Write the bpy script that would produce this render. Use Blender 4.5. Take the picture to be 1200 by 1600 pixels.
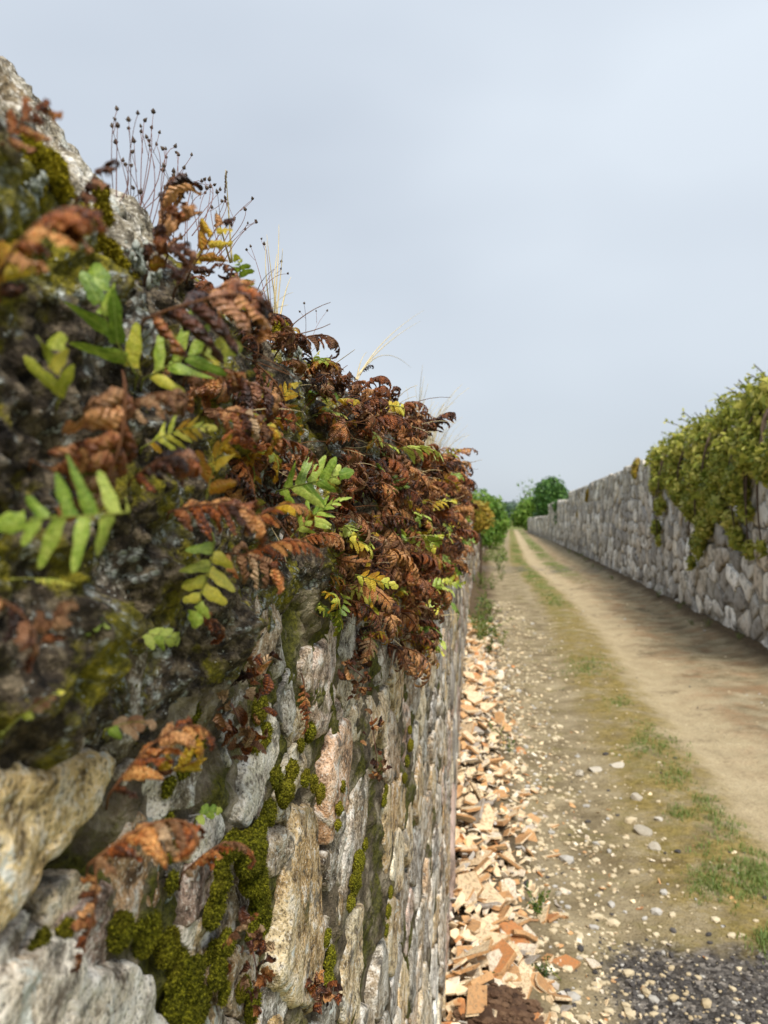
import bpy, math, random
import numpy as np
from mathutils import Vector, Matrix, Euler
random.seed(7); np.random.seed(7)
for o in list(bpy.data.objects): bpy.data.objects.remove(o)
SC = bpy.context.scene
COL = SC.collection
R = math.radians

# ------------------------------------------------------------------ camera
CAMZ = 1.5
YAW = math.atan(195/1200); PITCH = math.atan(8/1200)
cd = bpy.data.cameras.new('camera'); cam = bpy.data.objects.new('camera', cd); COL.objects.link(cam)
cam.location = (0, 0, CAMZ); cam.rotation_euler = (R(90)+PITCH, 0, YAW)
cd.sensor_fit = 'VERTICAL'; cd.sensor_height = 36; cd.sensor_width = 27; cd.lens = 27
cd.clip_start = 0.01; cd.clip_end = 6000
cd.dof.use_dof = True; cd.dof.focus_distance = 0.72; cd.dof.aperture_fstop = 27/2.5
SC.camera = cam
SC.render.resolution_x = 768; SC.render.resolution_y = 1024

# ------------------------------------------------------------------ sky and sun
SUN_EL, SUN_AZ = R(54), R(157)        # azimuth clockwise from +Y
W = bpy.data.worlds.new('World'); SC.world = W; W.use_nodes = True
wt = W.node_tree; wt.nodes.clear()
def wn(t, **k):
    n = wt.nodes.new(t)
    for a, b in k.items(): setattr(n, a, b)
    return n
out = wn('ShaderNodeOutputWorld'); bgn = wn('ShaderNodeBackground')
sky = wn('ShaderNodeTexSky', sky_type='NISHITA', sun_disc=False)
sky.sun_elevation = SUN_EL; sky.sun_rotation = SUN_AZ; sky.air_density = 1.0; sky.dust_density = 2.0
skm = wn('ShaderNodeVectorMath', operation='SCALE'); skm.inputs['Scale'].default_value = 0.09
wt.links.new(sky.outputs[0], skm.inputs[0])
tc = wn('ShaderNodeTexCoord'); mp = wn('ShaderNodeMapping'); mp.inputs['Scale'].default_value = (1.0, 1.0, 2.2)
mp.inputs['Location'].default_value = (0.35, 0.1, 0.2)
wt.links.new(tc.outputs['Generated'], mp.inputs[0])
ns = wn('ShaderNodeTexNoise'); ns.inputs['Scale'].default_value = 1.3; ns.inputs['Detail'].default_value = 3.0
ns.inputs['Roughness'].default_value = 0.42
wt.links.new(mp.outputs[0], ns.inputs['Vector'])
rp = wn('ShaderNodeValToRGB'); e = rp.color_ramp.elements
e[0].position = 0.30; e[0].color = (0.47, 0.525, 0.605, 1); e[1].position = 0.68; e[1].color = (0.70, 0.765, 0.835, 1)
wt.links.new(ns.outputs[0], rp.inputs[0])
# overcast skies are brighter towards the zenith
sz = wn('ShaderNodeSeparateXYZ'); wt.links.new(tc.outputs['Generated'], sz.inputs[0])
zr = wn('ShaderNodeMapRange'); wt.links.new(sz.outputs[2], zr.inputs[0])
zr.inputs[1].default_value = 0.0; zr.inputs[2].default_value = 1.0; zr.inputs[3].default_value = 0.79; zr.inputs[4].default_value = 1.20
ov = wn('ShaderNodeVectorMath', operation='SCALE'); wt.links.new(rp.outputs[0], ov.inputs[0]); wt.links.new(zr.outputs[0], ov.inputs['Scale'])
mx = wn('ShaderNodeMix', data_type='RGBA'); mx.inputs[0].default_value = 0.88
wt.links.new(skm.outputs[0], mx.inputs[6]); wt.links.new(ov.outputs[0], mx.inputs[7])
wt.links.new(mx.outputs[2], bgn.inputs[0]); bgn.inputs[1].default_value = 1.0
wt.links.new(bgn.outputs[0], out.inputs[0])
sd = bpy.data.lights.new('sun', 'SUN'); sun = bpy.data.objects.new('sun', sd); COL.objects.link(sun)
sd.energy = 3.7; sd.angle = R(16); sd.color = (1.0, 0.94, 0.85)
sdir = Vector((math.sin(SUN_AZ)*math.cos(SUN_EL), math.cos(SUN_AZ)*math.cos(SUN_EL), math.sin(SUN_EL)))
sun.rotation_euler = sdir.to_track_quat('Z', 'Y').to_euler(); sun.location = sdir*30
vs = SC.view_settings; vs.view_transform = 'Standard'; vs.look = 'None'; vs.gamma = 1; vs.exposure = 0.30; vs.use_curve_mapping = False

# ------------------------------------------------------------------ helpers
def S(r, g, b):
    f = lambda c: (c/255/12.92) if c/255 <= .04045 else ((c/255+.055)/1.055)**2.4
    return (f(r), f(g), f(b), 1.0)
RM = cam.rotation_euler.to_matrix()
CAM = Vector((0, 0, CAMZ))
def ray(u, v): return RM @ Vector(((u-600)/1200, (800-v)/1200, -1))
WXY = [0, 1.0, 2.1, 3.5, 7, 14, 21, 41, 60]; WXX = [-.185, -.18, -.18, -.25, -.42, -.72, -.88, -1.15, -1.3]
def wx(y): return np.interp(y, WXY, WXX)
def wtop(y): return np.interp(y, [0, 2, 5, 9, 20, 60], [1.655, 1.66, 1.62, 1.55, 1.47, 1.45])
RX = 2.76
def onwall(u, v, off=0.0):
    d = ray(u, v); t = 0.3
    for _ in range(60):
        y = d.y*t; t = .5*t+.5*((float(wx(y))+off)/d.x if abs(d.x) > 1e-6 else t)
    return CAM + d*t
def onplane(u, v, x):
    d = ray(u, v); return CAM + d*(x/d.x)
def onground(u, v, z=0.0):
    d = ray(u, v); return CAM + d*((z-CAMZ)/d.z)
def vnoise(p, seed=0):
    p = np.asarray(p, float); i = np.floor(p).astype(np.int64); f = p-i; f = f*f*(3-2*f)
    def h(a, b, c):
        n = (a*374761393 + b*668265263 + c*2147483647 + seed*974634777) & 0xffffffff
        n = ((n ^ (n >> 13))*1274126177) & 0xffffffff
        n = ((n ^ (n >> 16))*2246822519) & 0xffffffff
        return ((n ^ (n >> 15)) & 0xffff)/65535.0
    r = 0
    for dx in (0, 1):
        for dy in (0, 1):
            for dz in (0, 1):
                w = (f[..., 0] if dx else 1-f[..., 0])*(f[..., 1] if dy else 1-f[..., 1])*(f[..., 2] if dz else 1-f[..., 2])
                r = r + w*h(i[..., 0]+dx, i[..., 1]+dy, i[..., 2]+dz)
    return r*2-1
def fbm(p, sc, oct=4, seed=0, gain=.5):
    p = np.asarray(p, float)*sc; a = 1; r = 0
    for k in range(oct):
        r = r + a*vnoise(p, seed+k*17); p = p*2.03+11.7; a *= gain
    return r

def mesh(name, verts, faces, mats, smooth=True, uvs=None, mi=None, col=None):
    me = bpy.data.meshes.new(name)
    verts = np.asarray(verts, dtype=np.float32)
    me.from_pydata(verts.tolist(), [], faces if isinstance(faces, list) else faces.tolist())
    for m in (mats if isinstance(mats, (list, tuple)) else [mats]): me.materials.append(m)
    if smooth: me.polygons.foreach_set('use_smooth', np.ones(len(me.polygons), bool))
    if mi is not None: me.polygons.foreach_set('material_index', np.asarray(mi, np.int32))
    if uvs is not None:
        ul = me.uv_layers.new(name='UVMap'); li = np.empty(len(me.loops), np.int32)
        me.loops.foreach_get('vertex_index', li)
        ul.data.foreach_set('uv', np.asarray(uvs, np.float32)[li].ravel())
    if col is not None:
        at = me.color_attributes.new('Col', 'FLOAT_COLOR', 'POINT')
        at.data.foreach_set('color', np.asarray(col, np.float32).ravel())
    me.update(); return me
def obj(name, me, parent=None, loc=(0, 0, 0), rot=(0, 0, 0), sc=1.0, **props):
    o = bpy.data.objects.new(name, me); COL.objects.link(o)
    o.location = loc; o.rotation_euler = rot
    o.scale = (sc, sc, sc) if isinstance(sc, (int, float)) else sc
    if parent: o.parent = parent
    for k, v in props.items():
        if v is not None: o[k] = v
    return o
def empty(name, loc=(0, 0, 0), rot=(0, 0, 0), **props):
    o = obj(name, None, None, loc, rot, **props); o.empty_display_size = .05; return o
class MB:
    def __init__(s): s.v = []; s.f = []; s.n = 0; s.mi = []; s.uv = []; s.c = []
    def add(s, v, f, mi=0, uv=None, col=None):
        v = np.asarray(v, float); s.v.append(v)
        s.f += [tuple(int(i)+s.n for i in q) for q in f]; s.mi += [mi]*len(f)
        s.uv.append(np.zeros((len(v), 2)) if uv is None else np.asarray(uv, float))
        s.c.append(np.tile((1, 1, 1, 1) if col is None else col, (len(v), 1)))
        s.n += len(v)
    def mesh(s, name, mats, smooth=True):
        return mesh(name, np.concatenate(s.v), s.f, mats, smooth, np.concatenate(s.uv), s.mi, np.concatenate(s.c))
def tube(pts, rad, sides=5):
    pts = [Vector(p) for p in pts]; V = []; F = []; n = len(pts)
    for i, p in enumerate(pts):
        t = (pts[min(i+1, n-1)]-pts[max(i-1, 0)]).normalized()
        a = t.cross(Vector((.31, .77, .55))).normalized(); b = t.cross(a)
        r = rad[i] if isinstance(rad, (list, tuple, np.ndarray)) else rad
        for k in range(sides):
            q = 2*math.pi*k/sides; V.append(p + a*(r*math.cos(q)) + b*(r*math.sin(q)))
    for i in range(n-1):
        for k in range(sides):
            F.append((i*sides+k, i*sides+(k+1) % sides, (i+1)*sides+(k+1) % sides, (i+1)*sides+k))
    F.append(tuple(range(sides))[::-1]); F.append(tuple((n-1)*sides+k for k in range(sides)))
    return V, F
def bez(a, b, c, n=8):
    a, b, c = Vector(a), Vector(b), Vector(c)
    return [a*(1-t)**2 + b*2*t*(1-t) + c*t*t for t in np.linspace(0, 1, n)]

# ------------------------------------------------------------------ materials
class NT:
    def __init__(s, name, rough=.9, spec=.3):
        s.m = bpy.data.materials.new(name); s.m.use_nodes = True; s.t = s.m.node_tree
        s.b = s.t.nodes['Principled BSDF']; s.b.inputs['Roughness'].default_value = rough
        s.b.inputs['Specular IOR Level'].default_value = spec
        s.out = s.t.nodes['Material Output']; s._pos = None
    def n(s, t, **k):
        x = s.t.nodes.new(t)
        for a, b in k.items(): setattr(x, a, b)
        return x
    def L(s, a, b): s.t.links.new(a, b)
    def set(s, sock, v):
        if isinstance(v, bpy.types.NodeSocket): s.L(v, sock)
        else: sock.default_value = v
    @property
    def pos(s):
        if s._pos is None: s._pos = s.n('ShaderNodeNewGeometry').outputs['Position']
        return s._pos
    def ocoord(s): return s.n('ShaderNodeTexCoord').outputs['Object']
    def uv(s): return s.n('ShaderNodeTexCoord').outputs['UV']
    def sep(s, v):
        x = s.n('ShaderNodeSeparateXYZ'); s.L(v, x.inputs[0]); return x.outputs
    def rnd(s): return s.n('ShaderNodeObjectInfo').outputs['Random']
    def attr(s, a): return s.n('ShaderNodeAttribute', attribute_name=a).outputs['Color']
    def scale(s, v, k):
        x = s.n('ShaderNodeMapping'); x.inputs['Scale'].default_value = k; s.L(v, x.inputs[0]); return x.outputs[0]
    def noise(s, sc, det=4, rough=.55, vec=None, dist=0):
        x = s.n('ShaderNodeTexNoise'); x.inputs['Scale'].default_value = sc; x.inputs['Detail'].default_value = det
        x.inputs['Roughness'].default_value = rough; x.inputs['Distortion'].default_value = dist
        s.L(vec or s.pos, x.inputs['Vector']); return x.outputs[0]
    def vor(s, sc, vec=None, out=0, feature='F1', rnd=1.0):
        x = s.n('ShaderNodeTexVoronoi', feature=feature); x.inputs['Scale'].default_value = sc
        x.inputs['Randomness'].default_value = rnd
        s.L(vec or s.pos, x.inputs['Vector']); return x.outputs[out]
    def ramp(s, f, stops, interp='LINEAR'):
        x = s.n('ShaderNodeValToRGB'); x.color_ramp.interpolation = interp; e = x.color_ramp.elements
        while len(e) < len(stops): e.new(.5)
        for q, (p, c) in zip(e, stops):
            q.position = p; q.color = c if isinstance(c, tuple) else (c, c, c, 1)
        s.L(f, x.inputs[0]); return x.outputs[0]
    def mix(s, f, a, b, mode='MIX'):
        x = s.n('ShaderNodeMix', data_type='RGBA', blend_type=mode)
        s.set(x.inputs[0], f); s.set(x.inputs[6], a); s.set(x.inputs[7], b); return x.outputs[2]
    def math(s, op, a, b=0.0, c=None, clamp=False):
        x = s.n('ShaderNodeMath', operation=op, use_clamp=clamp); s.set(x.inputs[0], a); s.set(x.inputs[1], b)
        if c is not None: s.set(x.inputs[2], c)
        return x.outputs[0]
    def band(s, x, c, w, soft):
        d = s.math('ABSOLUTE', s.math('SUBTRACT', x, c)); y = s.n('ShaderNodeMapRange', interpolation_type='SMOOTHSTEP')
        s.L(d, y.inputs[0]); y.inputs[1].default_value = w; y.inputs[2].default_value = w+soft
        y.inputs[3].default_value = 1; y.inputs[4].default_value = 0; return y.outputs[0]
    def step(s, x, a, b):
        y = s.n('ShaderNodeMapRange', interpolation_type='SMOOTHSTEP'); s.L(x, y.inputs[0])
        y.inputs[1].default_value = a; y.inputs[2].default_value = b; return y.outputs[0]
    def bump(s, h, dist, strength=1.0, normal=None):
        x = s.n('ShaderNodeBump'); x.inputs['Distance'].default_value = dist; x.inputs['Strength'].default_value = strength
        s.L(h, x.inputs['Height'])
        if normal: s.L(normal, x.inputs['Normal'])
        return x.outputs[0]
    def done(s, col, normal=None):
        s.set(s.b.inputs['Base Color'], col)
        if normal: s.L(normal, s.b.inputs['Normal'])
        return s.m

def m_stone():
    n = NT('granite', .88, .25)
    base = n.attr('Col')
    big = n.noise(9, 5, .6); mid = n.noise(60, 5, .62); fine = n.noise(420, 3, .6); sp = n.vor(330, out=1)
    c = n.mix(n.ramp(big, [(.38, 0.0), (.62, .75)]), base, n.mix(1, base, S(200, 168, 118), 'MULTIPLY'))
    c = n.mix(n.ramp(mid, [(.35, .95), (.51, 0)]), c, n.mix(1, c, S(104, 97, 90), 'MULTIPLY'))
    c = n.mix(n.ramp(mid, [(.52, 0), (.66, .75)]), c, S(236, 232, 224))
    c = n.mix(n.ramp(fine, [(.34, .8), (.47, 0)]), c, S(62, 55, 48))
    c = n.mix(n.ramp(fine, [(.55, 0), (.68, .6)]), c, S(238, 233, 222))
    li = n.noise(26, 6, .7)
    c = n.mix(n.ramp(li, [(.58, 0), (.63, .8)]), c, S(88, 86, 80))
    c = n.mix(n.ramp(n.noise(33, 6, .75, dist=.6), [(.6, 0), (.65, .85)]), c, S(206, 210, 204))
    c = n.mix(n.ramp(n.noise(14, 6, .7), [(.62, 0), (.68, .7)]), c, S(84, 80, 38))
    h = n.math('ADD', n.math('MULTIPLY', mid, 1.0), n.math('MULTIPLY', fine, .35))
    return n.done(c, n.bump(h, .006, .9))
def m_farstone():
    n = NT('granite_weathered', .92, .2)
    base = n.attr('Col')
    big = n.noise(2.2, 6, .65); mid = n.noise(9, 6, .65)
    c = n.mix(n.ramp(big, [(.4, 0), (.65, .6)]), base, n.mix(1, base, S(205, 196, 180), 'MULTIPLY'))
    c = n.mix(n.ramp(mid, [(.34, .9), (.52, 0)]), c, S(88, 80, 70))
    c = n.mix(n.ramp(n.noise(6, 7, .7, dist=.5), [(.58, 0), (.64, .7)]), c, S(212, 210, 202))
    c = n.mix(n.ramp(n.noise(4.5, 7, .7), [(.63, 0), (.7, .6)]), c, S(84, 82, 44))
    return n.done(c, n.bump(mid, .03, .8))
def m_crust():
    n = NT('black_lichen_crust', .9, .3)
    a = n.noise(22, 6, .65); b = n.noise(130, 5, .65); f = n.noise(500, 3, .6)
    c = n.ramp(b, [(.34, S(26, 21, 18)), (.5, S(76, 66, 54)), (.64, S(138, 124, 102))])
    moss = n.ramp(n.noise(17, 6, .68), [(.50, 0), (.57, .95)])
    mc = n.ramp(n.noise(240, 3, .6), [(.3, S(62, 60, 16)), (.55, S(136, 128, 34)), (.75, S(194, 178, 58))])
    c = n.mix(moss, c, mc)
    lich = n.ramp(n.noise(30, 8, .78, dist=.8), [(.53, 0), (.57, .95)])
    lich = n.math('MULTIPLY', lich, n.ramp(n.vor(210), [(.3, 1.0), (.6, .1)]))
    c = n.mix(lich, c, n.ramp(f, [(.3, S(120, 126, 122)), (.65, S(214, 220, 216))]))
    c = n.mix(n.ramp(n.vor(160), [(.06, .9), (.11, 0)]), c, S(196, 196, 188))
    h = n.math('ADD', b, n.math('MULTIPLY', f, .5))
    return n.done(c, n.bump(h, .008, 1.0))
def m_mortar():
    n = NT('earth_mortar', .95, .2)
    b = n.noise(30, 6, .65); f = n.noise(260, 3, .6)
    c = n.ramp(b, [(.3, S(40, 34, 27)), (.5, S(104, 93, 76)), (.66, S(168, 156, 134))])
    c = n.mix(n.ramp(n.noise(8, 6, .7), [(.5, 0), (.58, .9)]), c, n.ramp(f, [(.3, S(38, 40, 12)), (.7, S(104, 102, 28))]))
    return n.done(c, n.bump(n.math('ADD', b, n.math('MULTIPLY', f, .3)), .012, 1.0))
def m_moss(name, dark, mid, light):
    n = NT(name, .95, .15)
    f = n.noise(900, 2, .6); g = n.noise(38, 4, .6); v = n.vor(520)
    c = n.ramp(v, [(.1, light), (.42, mid), (.8, dark)])
    c = n.mix(n.ramp(g, [(.42, 0), (.64, .6)]), c, dark)
    c = n.mix(n.ramp(n.noise(15, 3), [(.5, 0), (.7, .45)]), c, S(150, 128, 40))
    n.b.inputs['Sheen Weight'].default_value = .25; n.b.inputs['Sheen Tint'].default_value = light
    h = n.math('SUBTRACT', n.math('MULTIPLY', f, .4), v)
    return n.done(c, n.bump(h, .003, 1.0))
def m_leaf(name, cols, rough=.5, trans=.25, ribs=0.0, sori=None, vein=None):
    n = NT(name, rough, .5); uv = n.uv(); s = n.sep(uv); oc = n.ocoord()
    k = n.noise(110, 5, .68, oc); r = n.rnd()
    f = n.math('ADD', n.math('MULTIPLY', k, .8), n.math('MULTIPLY', r, .42)); f = n.math('SUBTRACT', f, .10)
    m = len(cols); c = n.ramp(f, [(.33+.36*i/(m-1), q) for i, q in enumerate(cols)])
    c = n.mix(n.ramp(n.noise(420, 3, .6, oc), [(.4, .35), (.6, 0)]), c, n.mix(1, c, S(120, 100, 90), 'MULTIPLY'))
    d = n.math('ABSOLUTE', n.math('SUBTRACT', s[1], .5))
    if vein: c = n.mix(n.ramp(d, [(.0, .8), (.06, 0)]), c, vein)
    h = n.noise(160, 4, .6, oc)
    if ribs:
        w = n.math('SINE', n.math('MULTIPLY', n.math('ADD', s[0], n.math('MULTIPLY', d, .35)), 42))
        h = n.math('ADD', h, n.math('MULTIPLY', w, ribs))
    if sori:
        fx = n.math('SUBTRACT', n.math('FRACT', n.math('MULTIPLY', s[0], 8)), .5)
        fy = n.math('MULTIPLY', n.math('SUBTRACT', d, .24), 3.0)
        q = n.math('ADD', n.math('MULTIPLY', fx, fx), n.math('MULTIPLY', fy, fy))
        dot = n.ramp(q, [(.06, 1.0), (.14, 0)])
        c = n.mix(n.math('MULTIPLY', dot, .5), c, sori); h = n.math('ADD', h, n.math('MULTIPLY', dot, .8))
    nm = n.bump(h, .0022 if ribs else .0008, 1.0)
    n.done(c, nm)
    tr = n.n('ShaderNodeBsdfTranslucent'); n.L(n.mix(1, c, (1, .93, .7, 1), 'MULTIPLY'), tr.inputs[0])
    ms = n.n('ShaderNodeMixShader'); ms.inputs[0].default_value = trans
    n.L(n.b.outputs[0], ms.inputs[1]); n.L(tr.outputs[0], ms.inputs[2]); n.L(ms.outputs[0], n.out.inputs[0])
    return n.m
def m_plain(name, cols, sc=60, rough=.8, bump=.001, obj_=True, spec=.25):
    n = NT(name, rough, spec); v = n.ocoord() if obj_ else n.pos
    k = n.math('ADD', n.math('MULTIPLY', n.noise(sc, 4, .6, v), .75), n.math('MULTIPLY', n.rnd(), .25))
    c = n.ramp(k, [(.25+.5*i/(len(cols)-1), q) for i, q in enumerate(cols)])
    return n.done(c, n.bump(n.noise(sc*4, 4, .6, v), bump, 1.0))
M = {}
M['stone'] = m_stone(); M['far'] = m_farstone(); M['crust'] = m_crust(); M['mortar'] = m_mortar()
M['lime'] = m_plain('earth_lime_mortar', [S(100, 94, 84), S(150, 143, 130), S(184, 177, 163)], 5, .95, .03, False)
M['moss'] = m_moss('moss_green', S(54, 56, 13), S(120, 120, 26), S(190, 182, 54))
M['mossy'] = m_moss('moss_yellow', S(96, 90, 16), S(180, 164, 34), S(228, 210, 72))
M['brown'] = m_leaf('leaf_brown', [S(60, 33, 20), S(154, 90, 48), S(226, 168, 110)], .38, .14, .22)
M['dark'] = m_leaf('leaf_dark_brown', [S(42, 24, 18), S(106, 62, 41), S(184, 132, 95)], .36, .10, .2)
M['rust'] = m_leaf('leaf_rust', [S(88, 43, 20), S(180, 102, 48), S(234, 172, 102)], .44, .14, .2, sori=S(222, 124, 52))
M['tan'] = m_leaf('leaf_tan', [S(136, 92, 60), S(190, 142, 98), S(224, 190, 148)], .55, .15, .4)
M['yellow'] = m_leaf('leaf_yellow', [S(176, 120, 30), S(230, 184, 36), S(242, 216, 80)], .45, .3, .15, vein=S(190, 170, 60))
M['green'] = m_leaf('leaf_green', [S(112, 146, 50), S(160, 188, 72), S(198, 212, 104)], .42, .3, 0.0, vein=S(168, 190, 96))
M['ygreen'] = m_leaf('leaf_yellow_green', [S(148, 162, 48), S(198, 204, 74), S(228, 218, 92)], .42, .3, 0.0, vein=S(200, 200, 100))
M['stemb'] = m_plain('stem_brown', [S(70, 42, 26), S(120, 80, 48)], 80)
M['stemg'] = m_plain('stem_green', [S(96, 110, 40), S(150, 150, 70)], 80)
M['stemr'] = m_plain('stem_reddish', [S(88, 58, 54), S(134, 96, 86)], 80)
M['seed'] = m_plain('seed_dark', [S(62, 52, 46), S(116, 100, 88)], 300)
M['straw'] = m_plain('dry_straw', [S(176, 156, 112), S(226, 210, 168)], 60)

# ------------------------------------------------------------------ ground
def bank(x, y):
    return .11*np.exp(-((x-wx(y))/.24)**2)*np.interp(y, [9, 13], [1, .35]) + .10*np.exp(-((x-RX)/.3)**2)
def gz(x, y):
    x = np.asarray(x, float); y = np.asarray(y, float)
    xs = x + .55*np.interp(y, [12, 28], [0, 1])
    p = np.stack([x, y, np.zeros_like(x)], -1)
    return (bank(x, y) - .025*np.exp(-((xs-1.32)/.22)**2) - .012*np.exp(-((xs-.35)/.25)**2)
            + .02*np.exp(-((xs-.85)/.3)**2) + .012*fbm(p, 3, 4, 5) + .003*fbm(p, 30, 2, 9))
def m_lane():
    n = NT('dirt', .95, .15); s = n.sep(n.pos)
    wob = n.math('MULTIPLY', n.math('SUBTRACT', n.noise(1.6, 4, .6), .5), .5)
    sh = n.math('MULTIPLY', n.step(s[1], 12, 28), .55)
    x = n.math('ADD', n.math('ADD', s[0], sh), wob)
    a = n.noise(4, 7, .62); b = n.noise(26, 6, .65); g = n.noise(120, 3, .6)
    c = n.ramp(a, [(.32, S(116, 103, 78)), (.5, S(151, 137, 108)), (.68, S(175, 161, 131))])
    sand = n.band(x, 1.36, .13, .3)
    c = n.mix(n.math('MULTIPLY', sand, .6), c, n.ramp(b, [(.3, S(186, 167, 132)), (.7, S(205, 187, 151))]))
    red = n.math('MULTIPLY', n.band(x, 2.05, .3, .5), n.ramp(n.noise(2.6, 6, .7), [(.45, 0), (.62, .6)]))
    c = n.mix(red, c, S(150, 116, 84))
    och = n.math('MULTIPLY', n.band(x, .84, .12, .3), n.ramp(n.noise(5, 6, .7), [(.38, 0.1), (.55, .9)]))
    c = n.mix(och, c, n.ramp(b, [(.35, S(112, 98, 46)), (.65, S(160, 140, 82))]))
    grn = n.math('MULTIPLY', n.math('MAXIMUM', n.band(x, .84, .1, .2), n.math('MULTIPLY', n.band(x, 1.85, .18, .2), n.step(s[1], 17, 24))), n.ramp(n.noise(1.3, 5, .65), [(.42, 0), (.55, .9)]))
    grn = n.math('MULTIPLY', grn, n.step(s[1], 9, 20))
    c = n.mix(grn, c, S(96, 112, 48))
    mossy = n.math('MULTIPLY', n.band(x, .5, .2, .3), n.ramp(n.noise(3.1, 5, .7), [(.52, 0), (.66, .6)]))
    c = n.mix(mossy, c, S(128, 118, 66))
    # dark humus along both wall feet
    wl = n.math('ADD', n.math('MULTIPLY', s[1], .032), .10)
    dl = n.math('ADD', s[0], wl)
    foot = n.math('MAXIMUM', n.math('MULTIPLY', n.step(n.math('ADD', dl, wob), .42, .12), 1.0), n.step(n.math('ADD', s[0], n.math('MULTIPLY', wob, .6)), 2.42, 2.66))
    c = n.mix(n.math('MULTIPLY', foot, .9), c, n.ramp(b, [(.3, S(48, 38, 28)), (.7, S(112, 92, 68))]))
    # charcoal gravel patches
    d1 = n.math('ADD', n.math('SUBTRACT', s[1], 2.78), n.math('MULTIPLY', n.math('SUBTRACT', n.noise(3.5, 5, .7), .5), .55))
    gp = n.math('MULTIPLY', n.step(d1, .10, -.08), n.step(n.math('ADD', s[0], n.math('MULTIPLY', wob, .6)), .22, .40))
    gp2 = n.math('MULTIPLY', n.band(s[1], 22.5, .7, 1.3), n.ramp(n.noise(2, 4), [(.45, 0), (.6, .7)]))
    gp = n.math('MAXIMUM', gp, gp2)
    c = n.mix(gp, c, n.ramp(n.vor(70, out=1), [(.2, S(56, 52, 49)), (.6, S(100, 95, 90)), (.95, S(158, 150, 140))]))
    dk = n.ramp(n.noise(1.6, 6, .72), [(.56, 0), (.66, .65)]); c = n.mix(dk, c, S(98, 82, 60))
    pb = n.ramp(n.vor(55), [(.10, .75), (.2, 0)])
    c = n.mix(n.math('MULTIPLY', pb, n.ramp(a, [(.45, 0), (.6, .8)])), c, S(214, 206, 190))
    c = n.mix(n.ramp(g, [(.36, .5), (.5, 0)]), c, n.mix(1, c, S(140, 128, 112), 'MULTIPLY'))
    h = n.math('ADD', n.math('MULTIPLY', b, 1.0), n.math('MULTIPLY', g, .35))
    return n.done(c, n.bump(h, .02, 1.0))
M['lane'] = m_lane()
def m_field():
    n = NT('meadow', .95, .1)
    c = n.ramp(n.noise(.05, 6, .65), [(.35, S(92, 104, 54)), (.55, S(122, 122, 70)), (.7, S(150, 138, 92))])
    return n.done(c, n.bump(n.noise(3, 5, .7), .1, .6))
M['field'] = m_field()
obj('ground', mesh('ground', [(-2500, -200, -.07), (2500, -200, -.07), (2500, 4000, -.07), (-2500, 4000, -.07)], [(0, 1, 2, 3)], M['field']), kind='structure')
ys = np.concatenate([np.arange(.6, 1.8, .1), np.geomspace(1.8, 95, 430)]); nx = 170
T = np.linspace(0, 1, nx)
def rxl(y): return np.interp(y, [0, 45, 80], [RX+.3, RX+.2, 2.2])
gv = np.concatenate([np.stack([(wx(y)-.25) + T*(rxl(y)-(wx(y)-.25)), np.full(nx, y), np.zeros(nx)], -1) for y in ys])
gv[:, 2] = gz(gv[:, 0], gv[:, 1])
def gridfaces(nr, nc):
    i = np.arange(nr-1)[:, None]*nc + np.arange(nc-1)[None]; i = i.ravel()
    return np.stack([i, i+1, i+1+nc, i+nc], -1)
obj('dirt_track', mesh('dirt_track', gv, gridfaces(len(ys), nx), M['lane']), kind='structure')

# ------------------------------------------------------------------ stones
def chaikin(p, it=2):
    for _ in range(it):
        q = np.roll(p, -1, 0); p = np.stack([p*.75+q*.25, p*.25+q*.75], 1).reshape(-1, 2)
    return p
def resample(p, n):
    q = np.vstack([p, p[:1]]); d = np.r_[0, np.cumsum(np.hypot(*np.diff(q, axis=0).T))]
    t = np.linspace(0, d[-1], n, endpoint=False)
    return np.stack([np.interp(t, d, q[:, 0]), np.interp(t, d, q[:, 1])], -1)
def stone_geo(poly, seed, nb=20, rings=5, bulge=.015, depth=.06, rough=.004, freq=25, gap=.004, side=1, soft=1, edge=6, facet=.06):
    """stone whose face fills poly (y,z); side=+1 faces +X"""
    rs = np.random.RandomState(seed)
    p = resample(chaikin(np.asarray(poly, float), soft), nb); c = p.mean(0); d = p-c
    r = np.hypot(*d.T)[:, None]; d = d*np.maximum(1-gap/np.maximum(r, 1e-4), .3)
    size = np.sqrt(np.mean(r**2)); tilt = rs.uniform(-.05, .05, 2)
    prof = np.r_[1.0, 1-np.geomspace(.02, 1, rings)]
    V = []; q = d*.93; V.append(np.c_[np.full(nb, -depth), q])
    for s in prof[:-1]:
        h = bulge*(1-.45*s**edge) - .010*min(1.6, size/.08)*(s**40)
        V.append(np.c_[np.full(nb, h)+0*d[:, 0], d*s])
    V.append(np.array([[bulge, 0, 0]])); V = np.concatenate(V)
    pw = V + np.array([0, c[0], c[1]]) + seed*.37
    k = np.ones(len(V)); k[:nb] = 0
    V[:, 0] += k*(tilt[0]*V[:, 1] + tilt[1]*V[:, 2] + rough*fbm(pw, freq, 4, seed % 97) + facet*size*(.5-np.abs(fbm(pw, .7/size, 2, seed % 89))))
    e = .10*size*np.stack([fbm(pw, 1.5/size, 4, 3, .6), fbm(pw, 1.5/size, 4, 4, .6)], -1); V[:, 1:] += e*k[:, None]
    F = []; nr = len(prof)
    for i in range(nr-1+0):
        for j in range(nb): F.append((i*nb+j, i*nb+(j+1) % nb, (i+1)*nb+(j+1) % nb, (i+1)*nb+j))
    last = nr-1
    ctr = len(V)-1
    for j in range(nb): F.append(((last)*nb+j, last*nb+(j+1) % nb, ctr))
    if side < 0: V[:, 0] *= -1; F = [f[::-1] for f in F]
    return V, F, c
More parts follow.
